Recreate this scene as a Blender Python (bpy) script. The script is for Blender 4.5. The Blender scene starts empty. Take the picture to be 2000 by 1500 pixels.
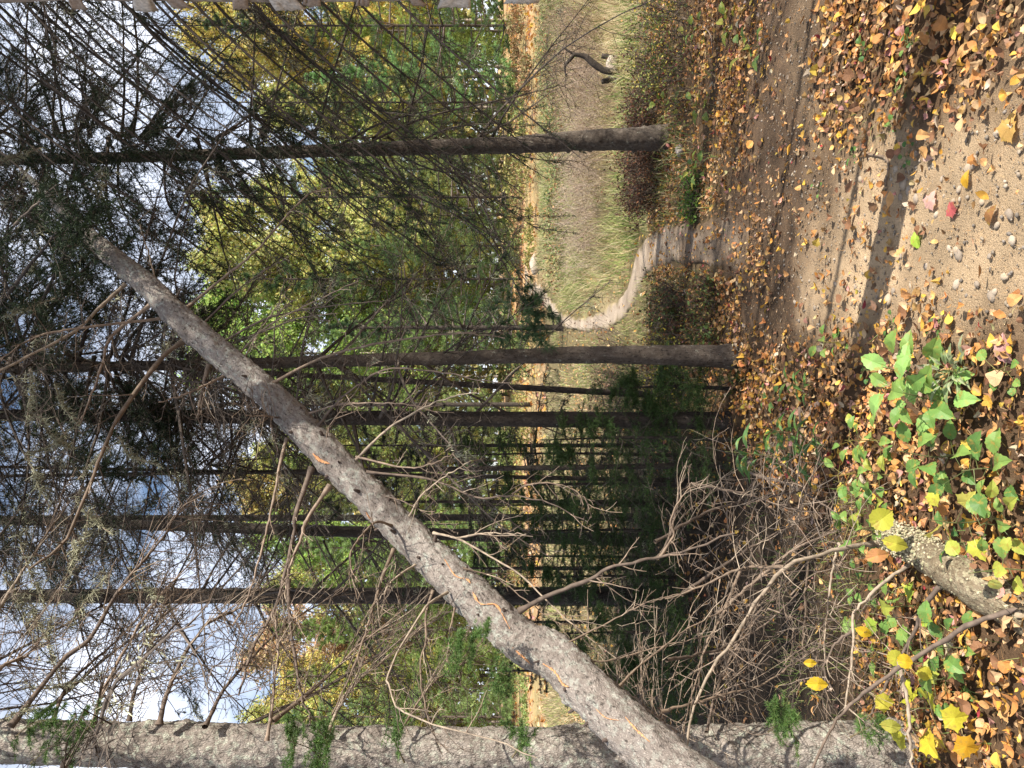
import bpy, math
import numpy as np
from mathutils import Matrix, Vector

rng = np.random.default_rng(11)
SC = bpy.context.scene
COL = SC.collection
R = math.radians

# ------------------------------------------------------------------ camera, light, exposure
CAMZ, F = 1.55, 1500.0
cam = bpy.data.cameras.new('camera')
cam.sensor_width = 36.0
cam.lens = 36.0 * F / 2000.0
cam.clip_start, cam.clip_end = 0.05, 2000
camo = bpy.data.objects.new('camera', cam)
COL.objects.link(camo)
# the phone was held upright and the picture lies on its side: image right = world down
camo.matrix_world = Matrix(((0, 1, 0, 0), (0, 0, -1, 0), (-1, 0, 0, CAMZ), (0, 0, 0, 1)))
SC.camera = camo

SUN_EL, SUN_AZ = 43.0, 122.0          # azimuth clockwise from +Y: right of and behind the camera
sd = Vector((math.sin(R(SUN_AZ)) * math.cos(R(SUN_EL)), math.cos(R(SUN_AZ)) * math.cos(R(SUN_EL)), math.sin(R(SUN_EL))))
sun = bpy.data.lights.new('sun', 'SUN')
sun.energy = 5.0
sun.angle = R(0.5)
sun.color = (1.0, 0.93, 0.82)
suno = bpy.data.objects.new('sun', sun)
suno.rotation_euler = sd.to_track_quat('Z', 'Y').to_euler()
COL.objects.link(suno)

world = bpy.data.worlds.new('World')
SC.world = world
world.use_nodes = True
wn, wl = world.node_tree.nodes, world.node_tree.links
wn.clear()
w_out = wn.new('ShaderNodeOutputWorld')
w_bg = wn.new('ShaderNodeBackground')
w_sky = wn.new('ShaderNodeTexSky')
w_sky.sky_type = 'NISHITA'
w_sky.sun_disc = False
w_sky.sun_elevation = R(SUN_EL)
w_sky.sun_rotation = R(SUN_AZ)
w_bg.inputs['Strength'].default_value = 0.09
w_tc = wn.new('ShaderNodeTexCoord')
w_map = wn.new('ShaderNodeMapping')
w_map.inputs['Scale'].default_value = (1.0, 1.0, 2.2)
w_noise = wn.new('ShaderNodeTexNoise')
w_noise.inputs['Scale'].default_value = 2.6
w_noise.inputs['Detail'].default_value = 7
w_noise.inputs['Roughness'].default_value = 0.55
w_ramp = wn.new('ShaderNodeValToRGB')
w_ramp.color_ramp.elements[0].position = 0.39
w_ramp.color_ramp.elements[1].position = 0.62
w_mix = wn.new('ShaderNodeMixRGB')
w_mix.inputs['Color2'].default_value = (8.6, 9.0, 10.2, 1)
wl.new(w_tc.outputs['Generated'], w_map.inputs['Vector'])
wl.new(w_map.outputs['Vector'], w_noise.inputs['Vector'])
wl.new(w_noise.outputs['Fac'], w_ramp.inputs['Fac'])
wl.new(w_ramp.outputs['Color'], w_mix.inputs['Fac'])
wl.new(w_sky.outputs['Color'], w_mix.inputs['Color1'])
wl.new(w_mix.outputs['Color'], w_bg.inputs['Color'])
wl.new(w_bg.outputs['Background'], w_out.inputs['Surface'])

SC.view_settings.view_transform = 'Standard'
SC.view_settings.look = 'None'
SC.view_settings.exposure = 0.95
SC.view_settings.gamma = 1.0
SC.view_settings.use_curve_mapping = False
SC.cycles.max_bounces = 6
SC.cycles.diffuse_bounces = 3
SC.cycles.glossy_bounces = 2
SC.cycles.transmission_bounces = 3
SC.cycles.transparent_max_bounces = 4

# ------------------------------------------------------------------ noise and terrain
def _hash(i, j, k):
    n = (i * 374761393 + j * 668265263 + k * 1274126177) & 0xFFFFFFFF
    n = ((n ^ (n >> 13)) * 1274126177) & 0xFFFFFFFF
    return ((n ^ (n >> 16)) & 0xFFFF) / 65535.0

def vnoise(p):
    p = np.asarray(p, float)
    f = np.floor(p).astype(np.int64)
    t = p - f
    t = t * t * (3 - 2 * t)
    i, j, k = f[..., 0], f[..., 1], f[..., 2]
    out = 0
    for a in (0, 1):
        for b in (0, 1):
            for c in (0, 1):
                w = (t[..., 0] if a else 1 - t[..., 0]) * (t[..., 1] if b else 1 - t[..., 1]) * (t[..., 2] if c else 1 - t[..., 2])
                out = out + w * _hash(i + a, j + b, k + c)
    return out * 2 - 1

def fbm(p, o=3):
    p = np.asarray(p, float)
    s, a = 0, 1.0
    for q in range(o):
        s = s + a * vnoise(p * (2.03 ** q) + 17.3 * q)
        a *= 0.5
    return s

def n2(x, y, sc, o=3, off=0.0):
    return fbm(np.stack([x * sc + off, y * sc - off, np.zeros_like(x) + off], -1), o)

def h(x, y):
    x = np.asarray(x, float)
    y = np.asarray(y, float)
    d = np.clip(y - 8, 0, None)
    d2 = np.clip(d, 0, 60)
    z = 0.02 * d2 + 0.00027 * d2 ** 2 + np.clip(d - 60, 0, None) * 0.02
    amp = 0.025 + 0.02 * np.clip((y - 6) / 10, 0, 4)
    return z + amp * n2(x, y, 0.55, 3, 3.1)

def P(px, py, d):
    return np.array([(750 - py) / F * d, d, CAMZ + (1000 - px) / F * d])

def G(px, py):
    lo, hi = 0.8, 75.0
    for _ in range(50):
        m = 0.5 * (lo + hi)
        if CAMZ + (1000 - px) / F * m > float(h((750 - py) / F * m, m)):
            lo = m
        else:
            hi = m
    x = (750 - py) / F * lo
    return np.array([x, lo, float(h(x, lo))])

def proj(x, y, z):
    y = np.maximum(y, 0.1)
    return 1000 - (z - CAMZ) / y * F, 750 - x / y * F

def unit(v):
    v = np.asarray(v, float)
    return v / np.maximum(np.linalg.norm(v, axis=-1, keepdims=True), 1e-9)

# ------------------------------------------------------------------ mesh building
class MB:
    """collects vertices, faces, point colours and texture coordinates of ONE mesh"""
    def __init__(self):
        self.v, self.f, self.c, self.t, self.n = [], [], [], [], 0
    def add(self, V, Fs, C=(1, 1, 1), T=None):
        V = np.asarray(V, float).reshape(-1, 3)
        C = np.asarray(C, float)
        C = np.broadcast_to(C, (len(V), 3)) if C.ndim == 1 else C
        self.v.append(V)
        self.c.append(C)
        self.t.append(V if T is None else T)
        for q in (Fs if isinstance(Fs, list) else [Fs]):
            self.f.append(np.asarray(q, np.int64) + self.n)
        self.n += len(V)
    def data(self, name, mat, origin=(0, 0, 0), smooth=False):
        me = bpy.data.meshes.new(name)
        V = np.concatenate(self.v)
        me.vertices.add(len(V))
        me.vertices.foreach_set('co', (V - np.asarray(origin)).astype(np.float32).ravel())
        li = np.concatenate([f.ravel() for f in self.f])
        tot = np.concatenate([np.full(len(f), f.shape[1]) for f in self.f])
        st = np.concatenate([[0], np.cumsum(tot)[:-1]])
        me.loops.add(len(li))
        me.loops.foreach_set('vertex_index', li.astype(np.int32))
        me.polygons.add(len(tot))
        me.polygons.foreach_set('loop_start', st.astype(np.int32))
        me.polygons.foreach_set('loop_total', tot.astype(np.int32))
        me.polygons.foreach_set('use_smooth', np.full(len(tot), smooth))
        a = me.attributes.new('Col', 'FLOAT_COLOR', 'POINT')
        a.data.foreach_set('color', np.concatenate([np.concatenate(self.c), np.ones((len(V), 1))], 1).astype(np.float32).ravel())
        a = me.attributes.new('tc', 'FLOAT_VECTOR', 'POINT')
        a.data.foreach_set('vector', np.concatenate(self.t).astype(np.float32).ravel())
        me.update(calc_edges=True)
        me.materials.append(mat)
        return me
    def obj(self, name, mat, parent=None, smooth=False):
        org = np.array(parent['_o']) if parent is not None and '_o' in parent else (0, 0, 0)
        return link(name, self.data(name, mat, org, smooth), parent)

def link(name, data, parent=None):
    o = bpy.data.objects.new(name, data)
    if parent is not None:
        o.parent = parent
    COL.objects.link(o)
    return o

def tag(o, label, cat, group=None, kind=None):
    if label:
        o['label'] = label
    if cat:
        o['category'] = cat
    if group:
        o['group'] = group
    if kind:
        o['kind'] = kind
    return o

def thing(name, label, cat, loc, group=None):
    o = bpy.data.objects.new(name, None)
    COL.objects.link(o)
    o.location = loc
    o.empty_display_size = 0.1
    o['_o'] = [float(a) for a in loc]
    return tag(o, label, cat, group)

def structure(o):
    o['kind'] = 'structure'
    return o

def resample(pts, n):
    """Catmull-Rom through pts, n points"""
    p = np.asarray(pts, float)
    if len(p) == 2:
        t = np.linspace(0, 1, n)[:, None]
        return p[0] * (1 - t) + p[1] * t
    q = np.vstack([2 * p[0] - p[1], p, 2 * p[-1] - p[-2]])
    t = np.linspace(0, len(p) - 1 - 1e-6, n)
    i = t.astype(int)
    u = (t - i)[:, None]
    a, b, c, d = q[i], q[i + 1], q[i + 2], q[i + 3]
    return 0.5 * (2 * b + (c - a) * u + (2 * a - 5 * b + 4 * c - d) * u ** 2 + (3 * b - a - 3 * c + d) * u ** 3)

def tubes(Pp, Rr, S=4):
    """Pp (N,K,3), Rr (N,K) -> vertices, quads"""
    N, K, _ = Pp.shape
    T = np.gradient(Pp, axis=1)
    T = unit(T)
    ref = np.where(np.abs(T[:, :1, 2:3]) > 0.8, np.array([[[1.0, 0, 0]]]), np.array([[[0, 0, 1.0]]]))
    A = unit(np.cross(T, np.broadcast_to(ref, T.shape)))
    B = np.cross(T, A)
    th = np.arange(S) / S * 2 * np.pi
    V = Pp[:, :, None, :] + Rr[:, :, None, None] * (A[:, :, None, :] * np.cos(th)[None, None, :, None] + B[:, :, None, :] * np.sin(th)[None, None, :, None])
    idx = np.arange(N * K * S).reshape(N, K, S)
    a = idx[:, :-1, :]
    b = np.roll(idx, -1, axis=2)[:, :-1, :]
    c = np.roll(idx, -1, axis=2)[:, 1:, :]
    d = idx[:, 1:, :]
    return V.reshape(-1, 3), np.stack([a, b, c, d], -1).reshape(-1, 4)

def grow(P0, D, L, K, g=0.0, jit=0.1):
    P0 = np.asarray(P0, float)
    d = unit(D)
    step = (np.asarray(L) / (K - 1))[:, None]
    out = [P0]
    for k in range(K - 1):
        d = unit(d + jit * rng.normal(size=d.shape) + np.array([0, 0, 1.0]) * g)
        out.append(out[-1] + d * step)
    return np.stack(out, 1)

def side(Pp, M, t0=0.15, t1=0.98, ang=55, lift=0.0, spread=0.35):
    """M side shoots on every polyline: base points, directions, t (all flattened)"""
    N, K, _ = Pp.shape
    t = np.sort(rng.uniform(t0, t1, (N, M)), 1)
    f = t * (K - 1)
    i = np.minimum(f.astype(int), K - 2)
    u = (f - i)[..., None]
    n = np.arange(N)[:, None]
    a, b = Pp[n, i], Pp[n, i + 1]
    base = a * (1 - u) + b * u
    T = unit(b - a)
    S = unit(np.cross(T, np.array([0, 0, 1.0]) + 0.05 * rng.normal(size=T.shape)))
    sg = np.where((np.arange(M)[None, :] + rng.integers(0, 2, (N, 1))) % 2 == 0, 1.0, -1.0)[..., None]
    an = R(ang) + rng.normal(0, 0.22, (N, M))[..., None]
    D = T * np.cos(an) + S * sg * np.sin(an) + spread * rng.normal(size=T.shape)
    D[..., 2] += lift
    return base.reshape(-1, 3), unit(D.reshape(-1, 3)), t.reshape(-1)

def needles_on(mb, Pp, n, ln, wd, cols, fwd=0.6, t0=0.1):
    """n thin triangular needles on every polyline"""
    N, K, _ = Pp.shape
    t = rng.uniform(t0, 1, (N, n)) * (K - 1)
    i = np.minimum(t.astype(int), K - 2)
    u = (t - i)[..., None]
    m = np.arange(N)[:, None]
    a, b = Pp[m, i], Pp[m, i + 1]
    base = (a * (1 - u) + b * u).reshape(-1, 3)
    T = unit(b - a).reshape(-1, 3)
    D = unit(T * fwd + 0.75 * unit(rng.normal(size=T.shape)))
    W = unit(np.cross(D, rng.normal(size=D.shape)))
    l = ln * rng.uniform(0.7, 1.25, (len(base), 1))
    V = np.stack([base - W * wd * 0.5, base + W * wd * 0.5, base + D * l], 1).reshape(-1, 3)
    c = np.asarray(cols)[rng.integers(0, len(cols), len(base))] * rng.uniform(0.7, 1.25, (len(base), 1))
    mb.add(V, np.arange(len(V)).reshape(-1, 3), np.repeat(c, 3, 0))

def tufts(mb, base, D, n, ln, wd, cols, spread=0.8):
    """pine tufts: n long needles fanning from every base point about direction D"""
    N = len(base)
    d = unit(D[:, None, :] + spread * unit(rng.normal(size=(N, n, 3))))
    W = unit(np.cross(d, rng.normal(size=d.shape)))
    b = np.broadcast_to(base[:, None, :], d.shape)
    l = ln * rng.uniform(0.7, 1.2, (N, n, 1))
    V = np.stack([b - W * wd * 0.5, b + W * wd * 0.5, b + d * l], 2).reshape(-1, 3)
    c = np.asarray(cols)[rng.integers(0, len(cols), N)] * rng.uniform(0.75, 1.25, (N, 1))
    mb.add(V, np.arange(len(V)).reshape(-1, 3), np.repeat(c, n * 3, 0))

# ------------------------------------------------------------------ materials
def newmat(name):
    m = bpy.data.materials.new(name)
    m.use_nodes = True
    return m, m.node_tree.nodes, m.node_tree.links, m.node_tree.nodes['Principled BSDF']

def attr_mat(name, rough=0.7, var=0.5, vscale=30, transl=0.0, tint=False, bump=0.0, spec=0.3):
    """colour from the Col attribute, broken up by noise; optionally tinted by the object colour"""
    m, N, L, b = newmat(name)
    at = N.new('ShaderNodeAttribute')
    at.attribute_name = 'Col'
    tc = N.new('ShaderNodeTexCoord')
    nz = N.new('ShaderNodeTexNoise')
    nz.inputs['Scale'].default_value = vscale
    nz.inputs['Detail'].default_value = 4
    L.new(tc.outputs['Object'], nz.inputs['Vector'])
    mr = N.new('ShaderNodeMapRange')
    mr.inputs['From Min'].default_value = 0.25
    mr.inputs['From Max'].default_value = 0.75
    mr.inputs['To Min'].default_value = 1 - var
    mr.inputs['To Max'].default_value = 1 + var
    L.new(nz.outputs['Fac'], mr.inputs['Value'])
    mu = N.new('ShaderNodeVectorMath')
    mu.operation = 'SCALE'
    L.new(at.outputs['Color'], mu.inputs[0])
    L.new(mr.outputs['Result'], mu.inputs['Scale'])
    src = mu.outputs['Vector']
    if tint:
        oi = N.new('ShaderNodeObjectInfo')
        m2 = N.new('ShaderNodeVectorMath')
        m2.operation = 'MULTIPLY'
        L.new(src, m2.inputs[0])
        L.new(oi.outputs['Color'], m2.inputs[1])
        src = m2.outputs['Vector']
    L.new(src, b.inputs['Base Color'])
    b.inputs['Roughness'].default_value = rough
    b.inputs['Specular IOR Level'].default_value = spec
    if bump:
        bp = N.new('ShaderNodeBump')
        bp.inputs['Strength'].default_value = bump
        bp.inputs['Distance'].default_value = 0.004
        L.new(nz.outputs['Fac'], bp.inputs['Height'])
        L.new(bp.outputs['Normal'], b.inputs['Normal'])
    if transl:
        tr = N.new('ShaderNodeBsdfTranslucent')
        L.new(src, tr.inputs['Color'])
        mx = N.new('ShaderNodeMixShader')
        mx.inputs['Fac'].default_value = transl
        L.new(b.outputs['BSDF'], mx.inputs[1])
        L.new(tr.outputs['BSDF'], mx.inputs[2])
        L.new(mx.outputs['Shader'], N['Material Output'].inputs['Surface'])
    return m

def bark_mat(name, dark, mid, light, lichen=0.25, lichen_col=(0.40, 0.42, 0.34), sc=1.0, bump=0.8, lscale=34.0):
    m, N, L, b = newmat(name)
    at = N.new('ShaderNodeAttribute')
    at.attribute_name = 'tc'
    mp = N.new('ShaderNodeMapping')
    mp.inputs['Scale'].default_value = (1, 1, 0.55)
    L.new(at.outputs['Vector'], mp.inputs['Vector'])
    vo = N.new('ShaderNodeTexVoronoi')
    vo.feature = 'DISTANCE_TO_EDGE'
    vo.inputs['Scale'].default_value = 150 * sc
    nz = N.new('ShaderNodeTexNoise')
    nz.inputs['Scale'].default_value = 45 * sc
    nz.inputs['Detail'].default_value = 8
    nz.inputs['Roughness'].default_value = 0.65
    nb = N.new('ShaderNodeTexNoise')
    nb.inputs['Scale'].default_value = 9 * sc
    nb.inputs['Detail'].default_value = 3
    wm = N.new('ShaderNodeMixRGB')
    wm.blend_type = 'ADD'
    wm.inputs['Fac'].default_value = 0.02
    L.new(mp.outputs['Vector'], wm.inputs['Color1'])
    L.new(nz.outputs['Color'], wm.inputs['Color2'])
    for n in (nz, nb):
        L.new(mp.outputs['Vector'], n.inputs['Vector'])
    L.new(wm.outputs['Color'], vo.inputs['Vector'])
    rp = N.new('ShaderNodeValToRGB')
    e = rp.color_ramp.elements
    e[0].position, e[0].color = 0.28, (*dark, 1)
    e[1].position, e[1].color = 0.72, (*light, 1)
    k = e.new(0.5)
    k.color = (*mid, 1)
    ad = N.new('ShaderNodeMath')
    ad.operation = 'MULTIPLY_ADD'
    ad.inputs[1].default_value = 0.45
    L.new(nb.outputs['Fac'], ad.inputs[0])
    sb = N.new('ShaderNodeMath')
    sb.operation = 'MULTIPLY'
    sb.inputs[1].default_value = 0.55
    L.new(nz.outputs['Fac'], sb.inputs[0])
    L.new(sb.outputs[0], ad.inputs[2])
    L.new(ad.outputs[0], rp.inputs['Fac'])
    # cracks between the scales
    ck = N.new('ShaderNodeMapRange')
    ck.inputs['From Min'].default_value = 0.0
    ck.inputs['From Max'].default_value = 0.30
    ck.inputs['To Min'].default_value = 0.74
    ck.inputs['To Max'].default_value = 1.0
    L.new(vo.outputs['Distance'], ck.inputs['Value'])
    cm = N.new('ShaderNodeVectorMath')
    cm.operation = 'SCALE'
    L.new(rp.outputs['Color'], cm.inputs[0])
    L.new(ck.outputs['Result'], cm.inputs['Scale'])
    # lichen
    nl = N.new('ShaderNodeTexNoise')
    nl.inputs['Scale'].default_value = lscale
    nl.inputs['Detail'].default_value = 6
    nl.inputs['Roughness'].default_value = 0.7
    L.new(at.outputs['Vector'], nl.inputs['Vector'])
    lr = N.new('ShaderNodeMapRange')
    lr.inputs['From Min'].default_value = 0.66 - lichen * 0.4
    lr.inputs['From Max'].default_value = 0.74 - lichen * 0.4
    L.new(nl.outputs['Fac'], lr.inputs['Value'])
    lm = N.new('ShaderNodeMixRGB')
    lm.inputs['Color2'].default_value = (*lichen_col, 1)
    pt = N.new('ShaderNodeTexNoise')
    pt.inputs['Scale'].default_value = 5.0
    pt.inputs['Detail'].default_value = 3
    L.new(at.outputs['Vector'], pt.inputs['Vector'])
    pm = N.new('ShaderNodeMapRange')
    pm.inputs['From Min'].default_value = 0.42
    pm.inputs['From Max'].default_value = 0.60
    pm.inputs['To Min'].default_value = 0.38
    pm.inputs['To Max'].default_value = 0.9
    L.new(pt.outputs['Fac'], pm.inputs['Value'])
    fm = N.new('ShaderNodeMath')
    fm.operation = 'MULTIPLY'
    L.new(pm.outputs['Result'], fm.inputs[1])
    L.new(lr.outputs['Result'], fm.inputs[0])
    L.new(fm.outputs[0], lm.inputs['Fac'])
    L.new(cm.outputs['Vector'], lm.inputs['Color1'])
    dk = N.new('ShaderNodeTexNoise')
    dk.inputs['Scale'].default_value = 95 * sc
    dk.inputs['Detail'].default_value = 4
    dk.inputs['Roughness'].default_value = 0.6
    L.new(mp.outputs['Vector'], dk.inputs['Vector'])
    dr = N.new('ShaderNodeMapRange')
    dr.inputs['From Min'].default_value = 0.34
    dr.inputs['From Max'].default_value = 0.46
    dr.inputs['To Min'].default_value = 0.34
    dr.inputs['To Max'].default_value = 1.0
    L.new(dk.outputs['Fac'], dr.inputs['Value'])
    dv = N.new('ShaderNodeVectorMath')
    dv.operation = 'SCALE'
    L.new(lm.outputs['Color'], dv.inputs[0])
    L.new(dr.outputs['Result'], dv.inputs['Scale'])
    L.new(dv.outputs['Vector'], b.inputs['Base Color'])
    b.inputs['Roughness'].default_value = 0.85
    b.inputs['Specular IOR Level'].default_value = 0.2
    hm = N.new('ShaderNodeMath')
    hm.operation = 'MULTIPLY_ADD'
    hm.inputs[1].default_value = 0.6
    L.new(nz.outputs['Fac'], hm.inputs[0])
    L.new(ck.outputs['Result'], hm.inputs[2])
    bp = N.new('ShaderNodeBump')
    bp.inputs['Strength'].default_value = bump
    bp.inputs['Distance'].default_value = 0.009
    L.new(hm.outputs[0], bp.inputs['Height'])
    L.new(bp.outputs['Normal'], b.inputs['Normal'])
    return m

def soil_mat(name, cols, sc=1.0, bump=0.6, attr=0.0):
    """grainy soil in three tones; attr mixes in the Col attribute"""
    m, N, L, b = newmat(name)
    tc = N.new('ShaderNodeTexCoord')
    a = N.new('ShaderNodeTexNoise')
    a.inputs['Scale'].default_value = 2.2 * sc
    a.inputs['Detail'].default_value = 8
    a.inputs['Roughness'].default_value = 0.7
    g = N.new('ShaderNodeTexNoise')
    g.inputs['Scale'].default_value = 110 * sc
    g.inputs['Detail'].default_value = 6
    g.inputs['Roughness'].default_value = 0.75
    v = N.new('ShaderNodeTexVoronoi')
    v.inputs['Scale'].default_value = 190 * sc
    for n in (a, g, v):
        L.new(tc.outputs['Object'], n.inputs['Vector'])
    mx = N.new('ShaderNodeMath')
    mx.operation = 'MULTIPLY_ADD'
    mx.inputs[1].default_value = 0.55
    hf = N.new('ShaderNodeMath')
    hf.operation = 'MULTIPLY'
    hf.inputs[1].default_value = 0.45
    L.new(a.outputs['Fac'], hf.inputs[0])
    L.new(g.outputs['Fac'], mx.inputs[0])
    L.new(hf.outputs[0], mx.inputs[2])
    rp = N.new('ShaderNodeValToRGB')
    e = rp.color_ramp.elements
    e[0].position, e[0].color = 0.32, (*cols[0], 1)
    e[1].position, e[1].color = 0.68, (*cols[2], 1)
    k = e.new(0.5)
    k.color = (*cols[1], 1)
    L.new(mx.outputs[0], rp.inputs['Fac'])
    src = rp.outputs['Color']
    if attr:
        at = N.new('ShaderNodeAttribute')
        at.attribute_name = 'Col'
        mr = N.new('ShaderNodeMapRange')
        mr.inputs['From Min'].default_value = 0.3
        mr.inputs['From Max'].default_value = 0.7
        mr.inputs['To Min'].default_value = 0.45
        mr.inputs['To Max'].default_value = 1.55
        L.new(mx.outputs[0], mr.inputs['Value'])
        sc_ = N.new('ShaderNodeVectorMath')
        sc_.operation = 'SCALE'
        L.new(at.outputs['Color'], sc_.inputs[0])
        L.new(mr.outputs['Result'], sc_.inputs['Scale'])
        src = sc_.outputs['Vector']
    L.new(src, b.inputs['Base Color'])
    b.inputs['Roughness'].default_value = 0.95
    b.inputs['Specular IOR Level'].default_value = 0.15
    bp = N.new('ShaderNodeBump')
    bp.inputs['Strength'].default_value = bump
    bp.inputs['Distance'].default_value = 0.012
    ah = N.new('ShaderNodeMath')
    ah.operation = 'SUBTRACT'
    L.new(g.outputs['Fac'], ah.inputs[0])
    vs = N.new('ShaderNodeMath')
    vs.operation = 'MULTIPLY'
    vs.inputs[1].default_value = 0.3
    L.new(v.outputs['Distance'], vs.inputs[0])
    L.new(vs.outputs[0], ah.inputs[1])
    L.new(ah.outputs[0], bp.inputs['Height'])
    L.new(bp.outputs['Normal'], b.inputs['Normal'])
    return m

M_GROUND = soil_mat('forest_floor', [(0, 0, 0)] * 3, attr=1.0)
M_DIRT = soil_mat('track_dirt', [(0, 0, 0)] * 3, sc=1.3, bump=0.9, attr=1.0)
M_PATH = soil_mat('path_gravel', [(0, 0, 0)] * 3, sc=0.8, attr=1.0)
M_BARK = bark_mat('spruce_bark', (0.055, 0.042, 0.034), (0.12, 0.095, 0.075), (0.22, 0.185, 0.15), lichen=0.12)
M_BARK_LEAN = bark_mat('fallen_spruce_bark', (0.13, 0.105, 0.090), (0.29, 0.25, 0.22), (0.45, 0.405, 0.36), lichen=0.36, lichen_col=(0.37, 0.38, 0.33), bump=1.0)
M_BARK_LEFT = bark_mat('pale_bark', (0.13, 0.105, 0.088), (0.29, 0.25, 0.215), (0.46, 0.41, 0.36), lichen=0.36, bump=1.0, sc=0.8)
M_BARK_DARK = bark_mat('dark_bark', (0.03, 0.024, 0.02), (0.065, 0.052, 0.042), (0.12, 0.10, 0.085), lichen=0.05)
M_BIRCH = bark_mat('birch_bark', (0.16, 0.12, 0.095), (0.40, 0.33, 0.27), (0.66, 0.60, 0.53), lichen=0.0, sc=0.35, bump=0.4)
M_LOG = bark_mat('mossy_log_bark', (0.08, 0.06, 0.04), (0.20, 0.155, 0.10), (0.34, 0.28, 0.20), lichen=0.40, lichen_col=(0.36, 0.33, 0.22), lscale=60)
M_TWIG = attr_mat('dead_twig', rough=0.85, var=0.45, vscale=40)
M_NEEDLE = attr_mat('needles', rough=0.55, var=0.3, vscale=6, transl=0.25, tint=True)
M_LEAF = attr_mat('dry_leaf', rough=0.6, var=0.28, vscale=55, transl=0.15, bump=0.35)
M_GREEN = attr_mat('green_leaf', rough=0.5, var=0.22, vscale=40, transl=0.35)
def spot_leaf(m):
    N, L = m.node_tree.nodes, m.node_tree.links
    b_ = N['Principled BSDF']
    src = b_.inputs['Base Color'].links[0].from_socket
    tc = N.new('ShaderNodeTexCoord')
    oi = N.new('ShaderNodeObjectInfo')
    ad = N.new('ShaderNodeVectorMath')
    L.new(tc.outputs['Object'], ad.inputs[0])
    L.new(oi.outputs['Location'], ad.inputs[1])
    nz = N.new('ShaderNodeTexNoise')
    nz.inputs['Scale'].default_value = 2.1
    nz.inputs['Detail'].default_value = 5
    L.new(ad.outputs['Vector'], nz.inputs['Vector'])
    mr = N.new('ShaderNodeMapRange')
    mr.inputs['From Min'].default_value = 0.56
    mr.inputs['From Max'].default_value = 0.70
    L.new(nz.outputs['Fac'], mr.inputs['Value'])
    mx = N.new('ShaderNodeMixRGB')
    mx.inputs['Color2'].default_value = (0.38, 0.27, 0.06, 1)
    L.new(mr.outputs['Result'], mx.inputs['Fac'])
    L.new(src, mx.inputs['Color1'])
    L.new(mx.outputs['Color'], b_.inputs['Base Color'])
spot_leaf(M_GREEN)
M_CROWN = attr_mat('autumn_foliage', rough=0.6, var=0.25, vscale=0.6, transl=0.4, tint=True)
M_GRASS = attr_mat('grass_blades', rough=0.7, var=0.3, vscale=1.5, transl=0.2)
M_STONE = attr_mat('stone', rough=0.85, var=0.3, vscale=60, bump=0.4)
M_WOOD = attr_mat('raw_wood', rough=0.75, var=0.35, vscale=90, bump=0.3)
M_LICHEN = attr_mat('lichen', rough=0.95, var=0.3, vscale=80)

# ------------------------------------------------------------------ zones of the ground, traced from the place
def inpoly(px, py, poly):
    x, y = np.asarray(px, float), np.asarray(py, float)
    inside = np.zeros(x.shape, bool)
    n = len(poly)
    for i in range(n):
        x1, y1 = poly[i]
        x2, y2 = poly[(i + 1) % n]
        c = ((y1 > y) != (y2 > y)) & (x < (x2 - x1) * (y - y1) / (y2 - y1 + 1e-12) + x1)
        inside ^= c
    return inside

TRACK = [tuple(G(a, b)[:2]) for a, b in
         [(1432, 640), (1418, 520), (1410, 440), (1440, 350), (1452, 210), (1478, 90), (1490, -160), (1640, -160), (1600, 60),
          (1590, 230), (1600, 300), (1690, 335), (1790, 250), (1900, 215), (2080, 130), (2300, 60), (3300, 0), (3300, 760), (2300, 660), (2000, 622),
          (1895, 600), (1755, 600), (1667, 632), (1580, 660)]]

def in_track(x, y):
    wx = x + 0.10 * n2(x, y, 2.3, 3, 5.0)
    wy = y + 0.16 * n2(x, y, 2.3, 3, 9.0)
    return inpoly(wx, wy, TRACK)

def soft_track(x, y):
    k = 0
    for r, m_ in ((0, 1), (0.12, 6), (0.26, 8)):
        for q in range(m_):
            a = q * 6.2832 / m_ + r * 9
            k = k + in_track(x + r * math.cos(a), y + r * 1.5 * math.sin(a))
    return k / 15.0

PATH_L = [(1470, 540), (1440, 545), (1400, 532), (1350, 522), (1300, 518), (1262, 545), (1227, 616), (1200, 640), (1175, 645), (1140, 646), (1105, 640), (1085, 622), (1070, 605), (1050, 590), (1035, 582), (1026, 560)]
PATH_R = [(1470, 390), (1440, 398), (1400, 412), (1350, 432), (1300, 440), (1255, 470), (1227, 560), (1200, 590), (1175, 609), (1140, 622), (1105, 614), (1085, 596), (1070, 575), (1050, 552), (1035, 540), (1026, 500)]
PATH_POLY = [tuple(G(*a)[:2]) for a in PATH_L] + [tuple(G(*a)[:2]) for a in PATH_R[::-1]]
FIELD = [tuple(G(a, b)[:2]) for a, b in [(1265, 440), (1245, 300), (1250, 100), (1255, -150), (1065, -250), (1062, 100), (1062, 520), (1085, 575), (1110, 600), (1150, 610), (1180, 590), (1215, 540)]]

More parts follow.
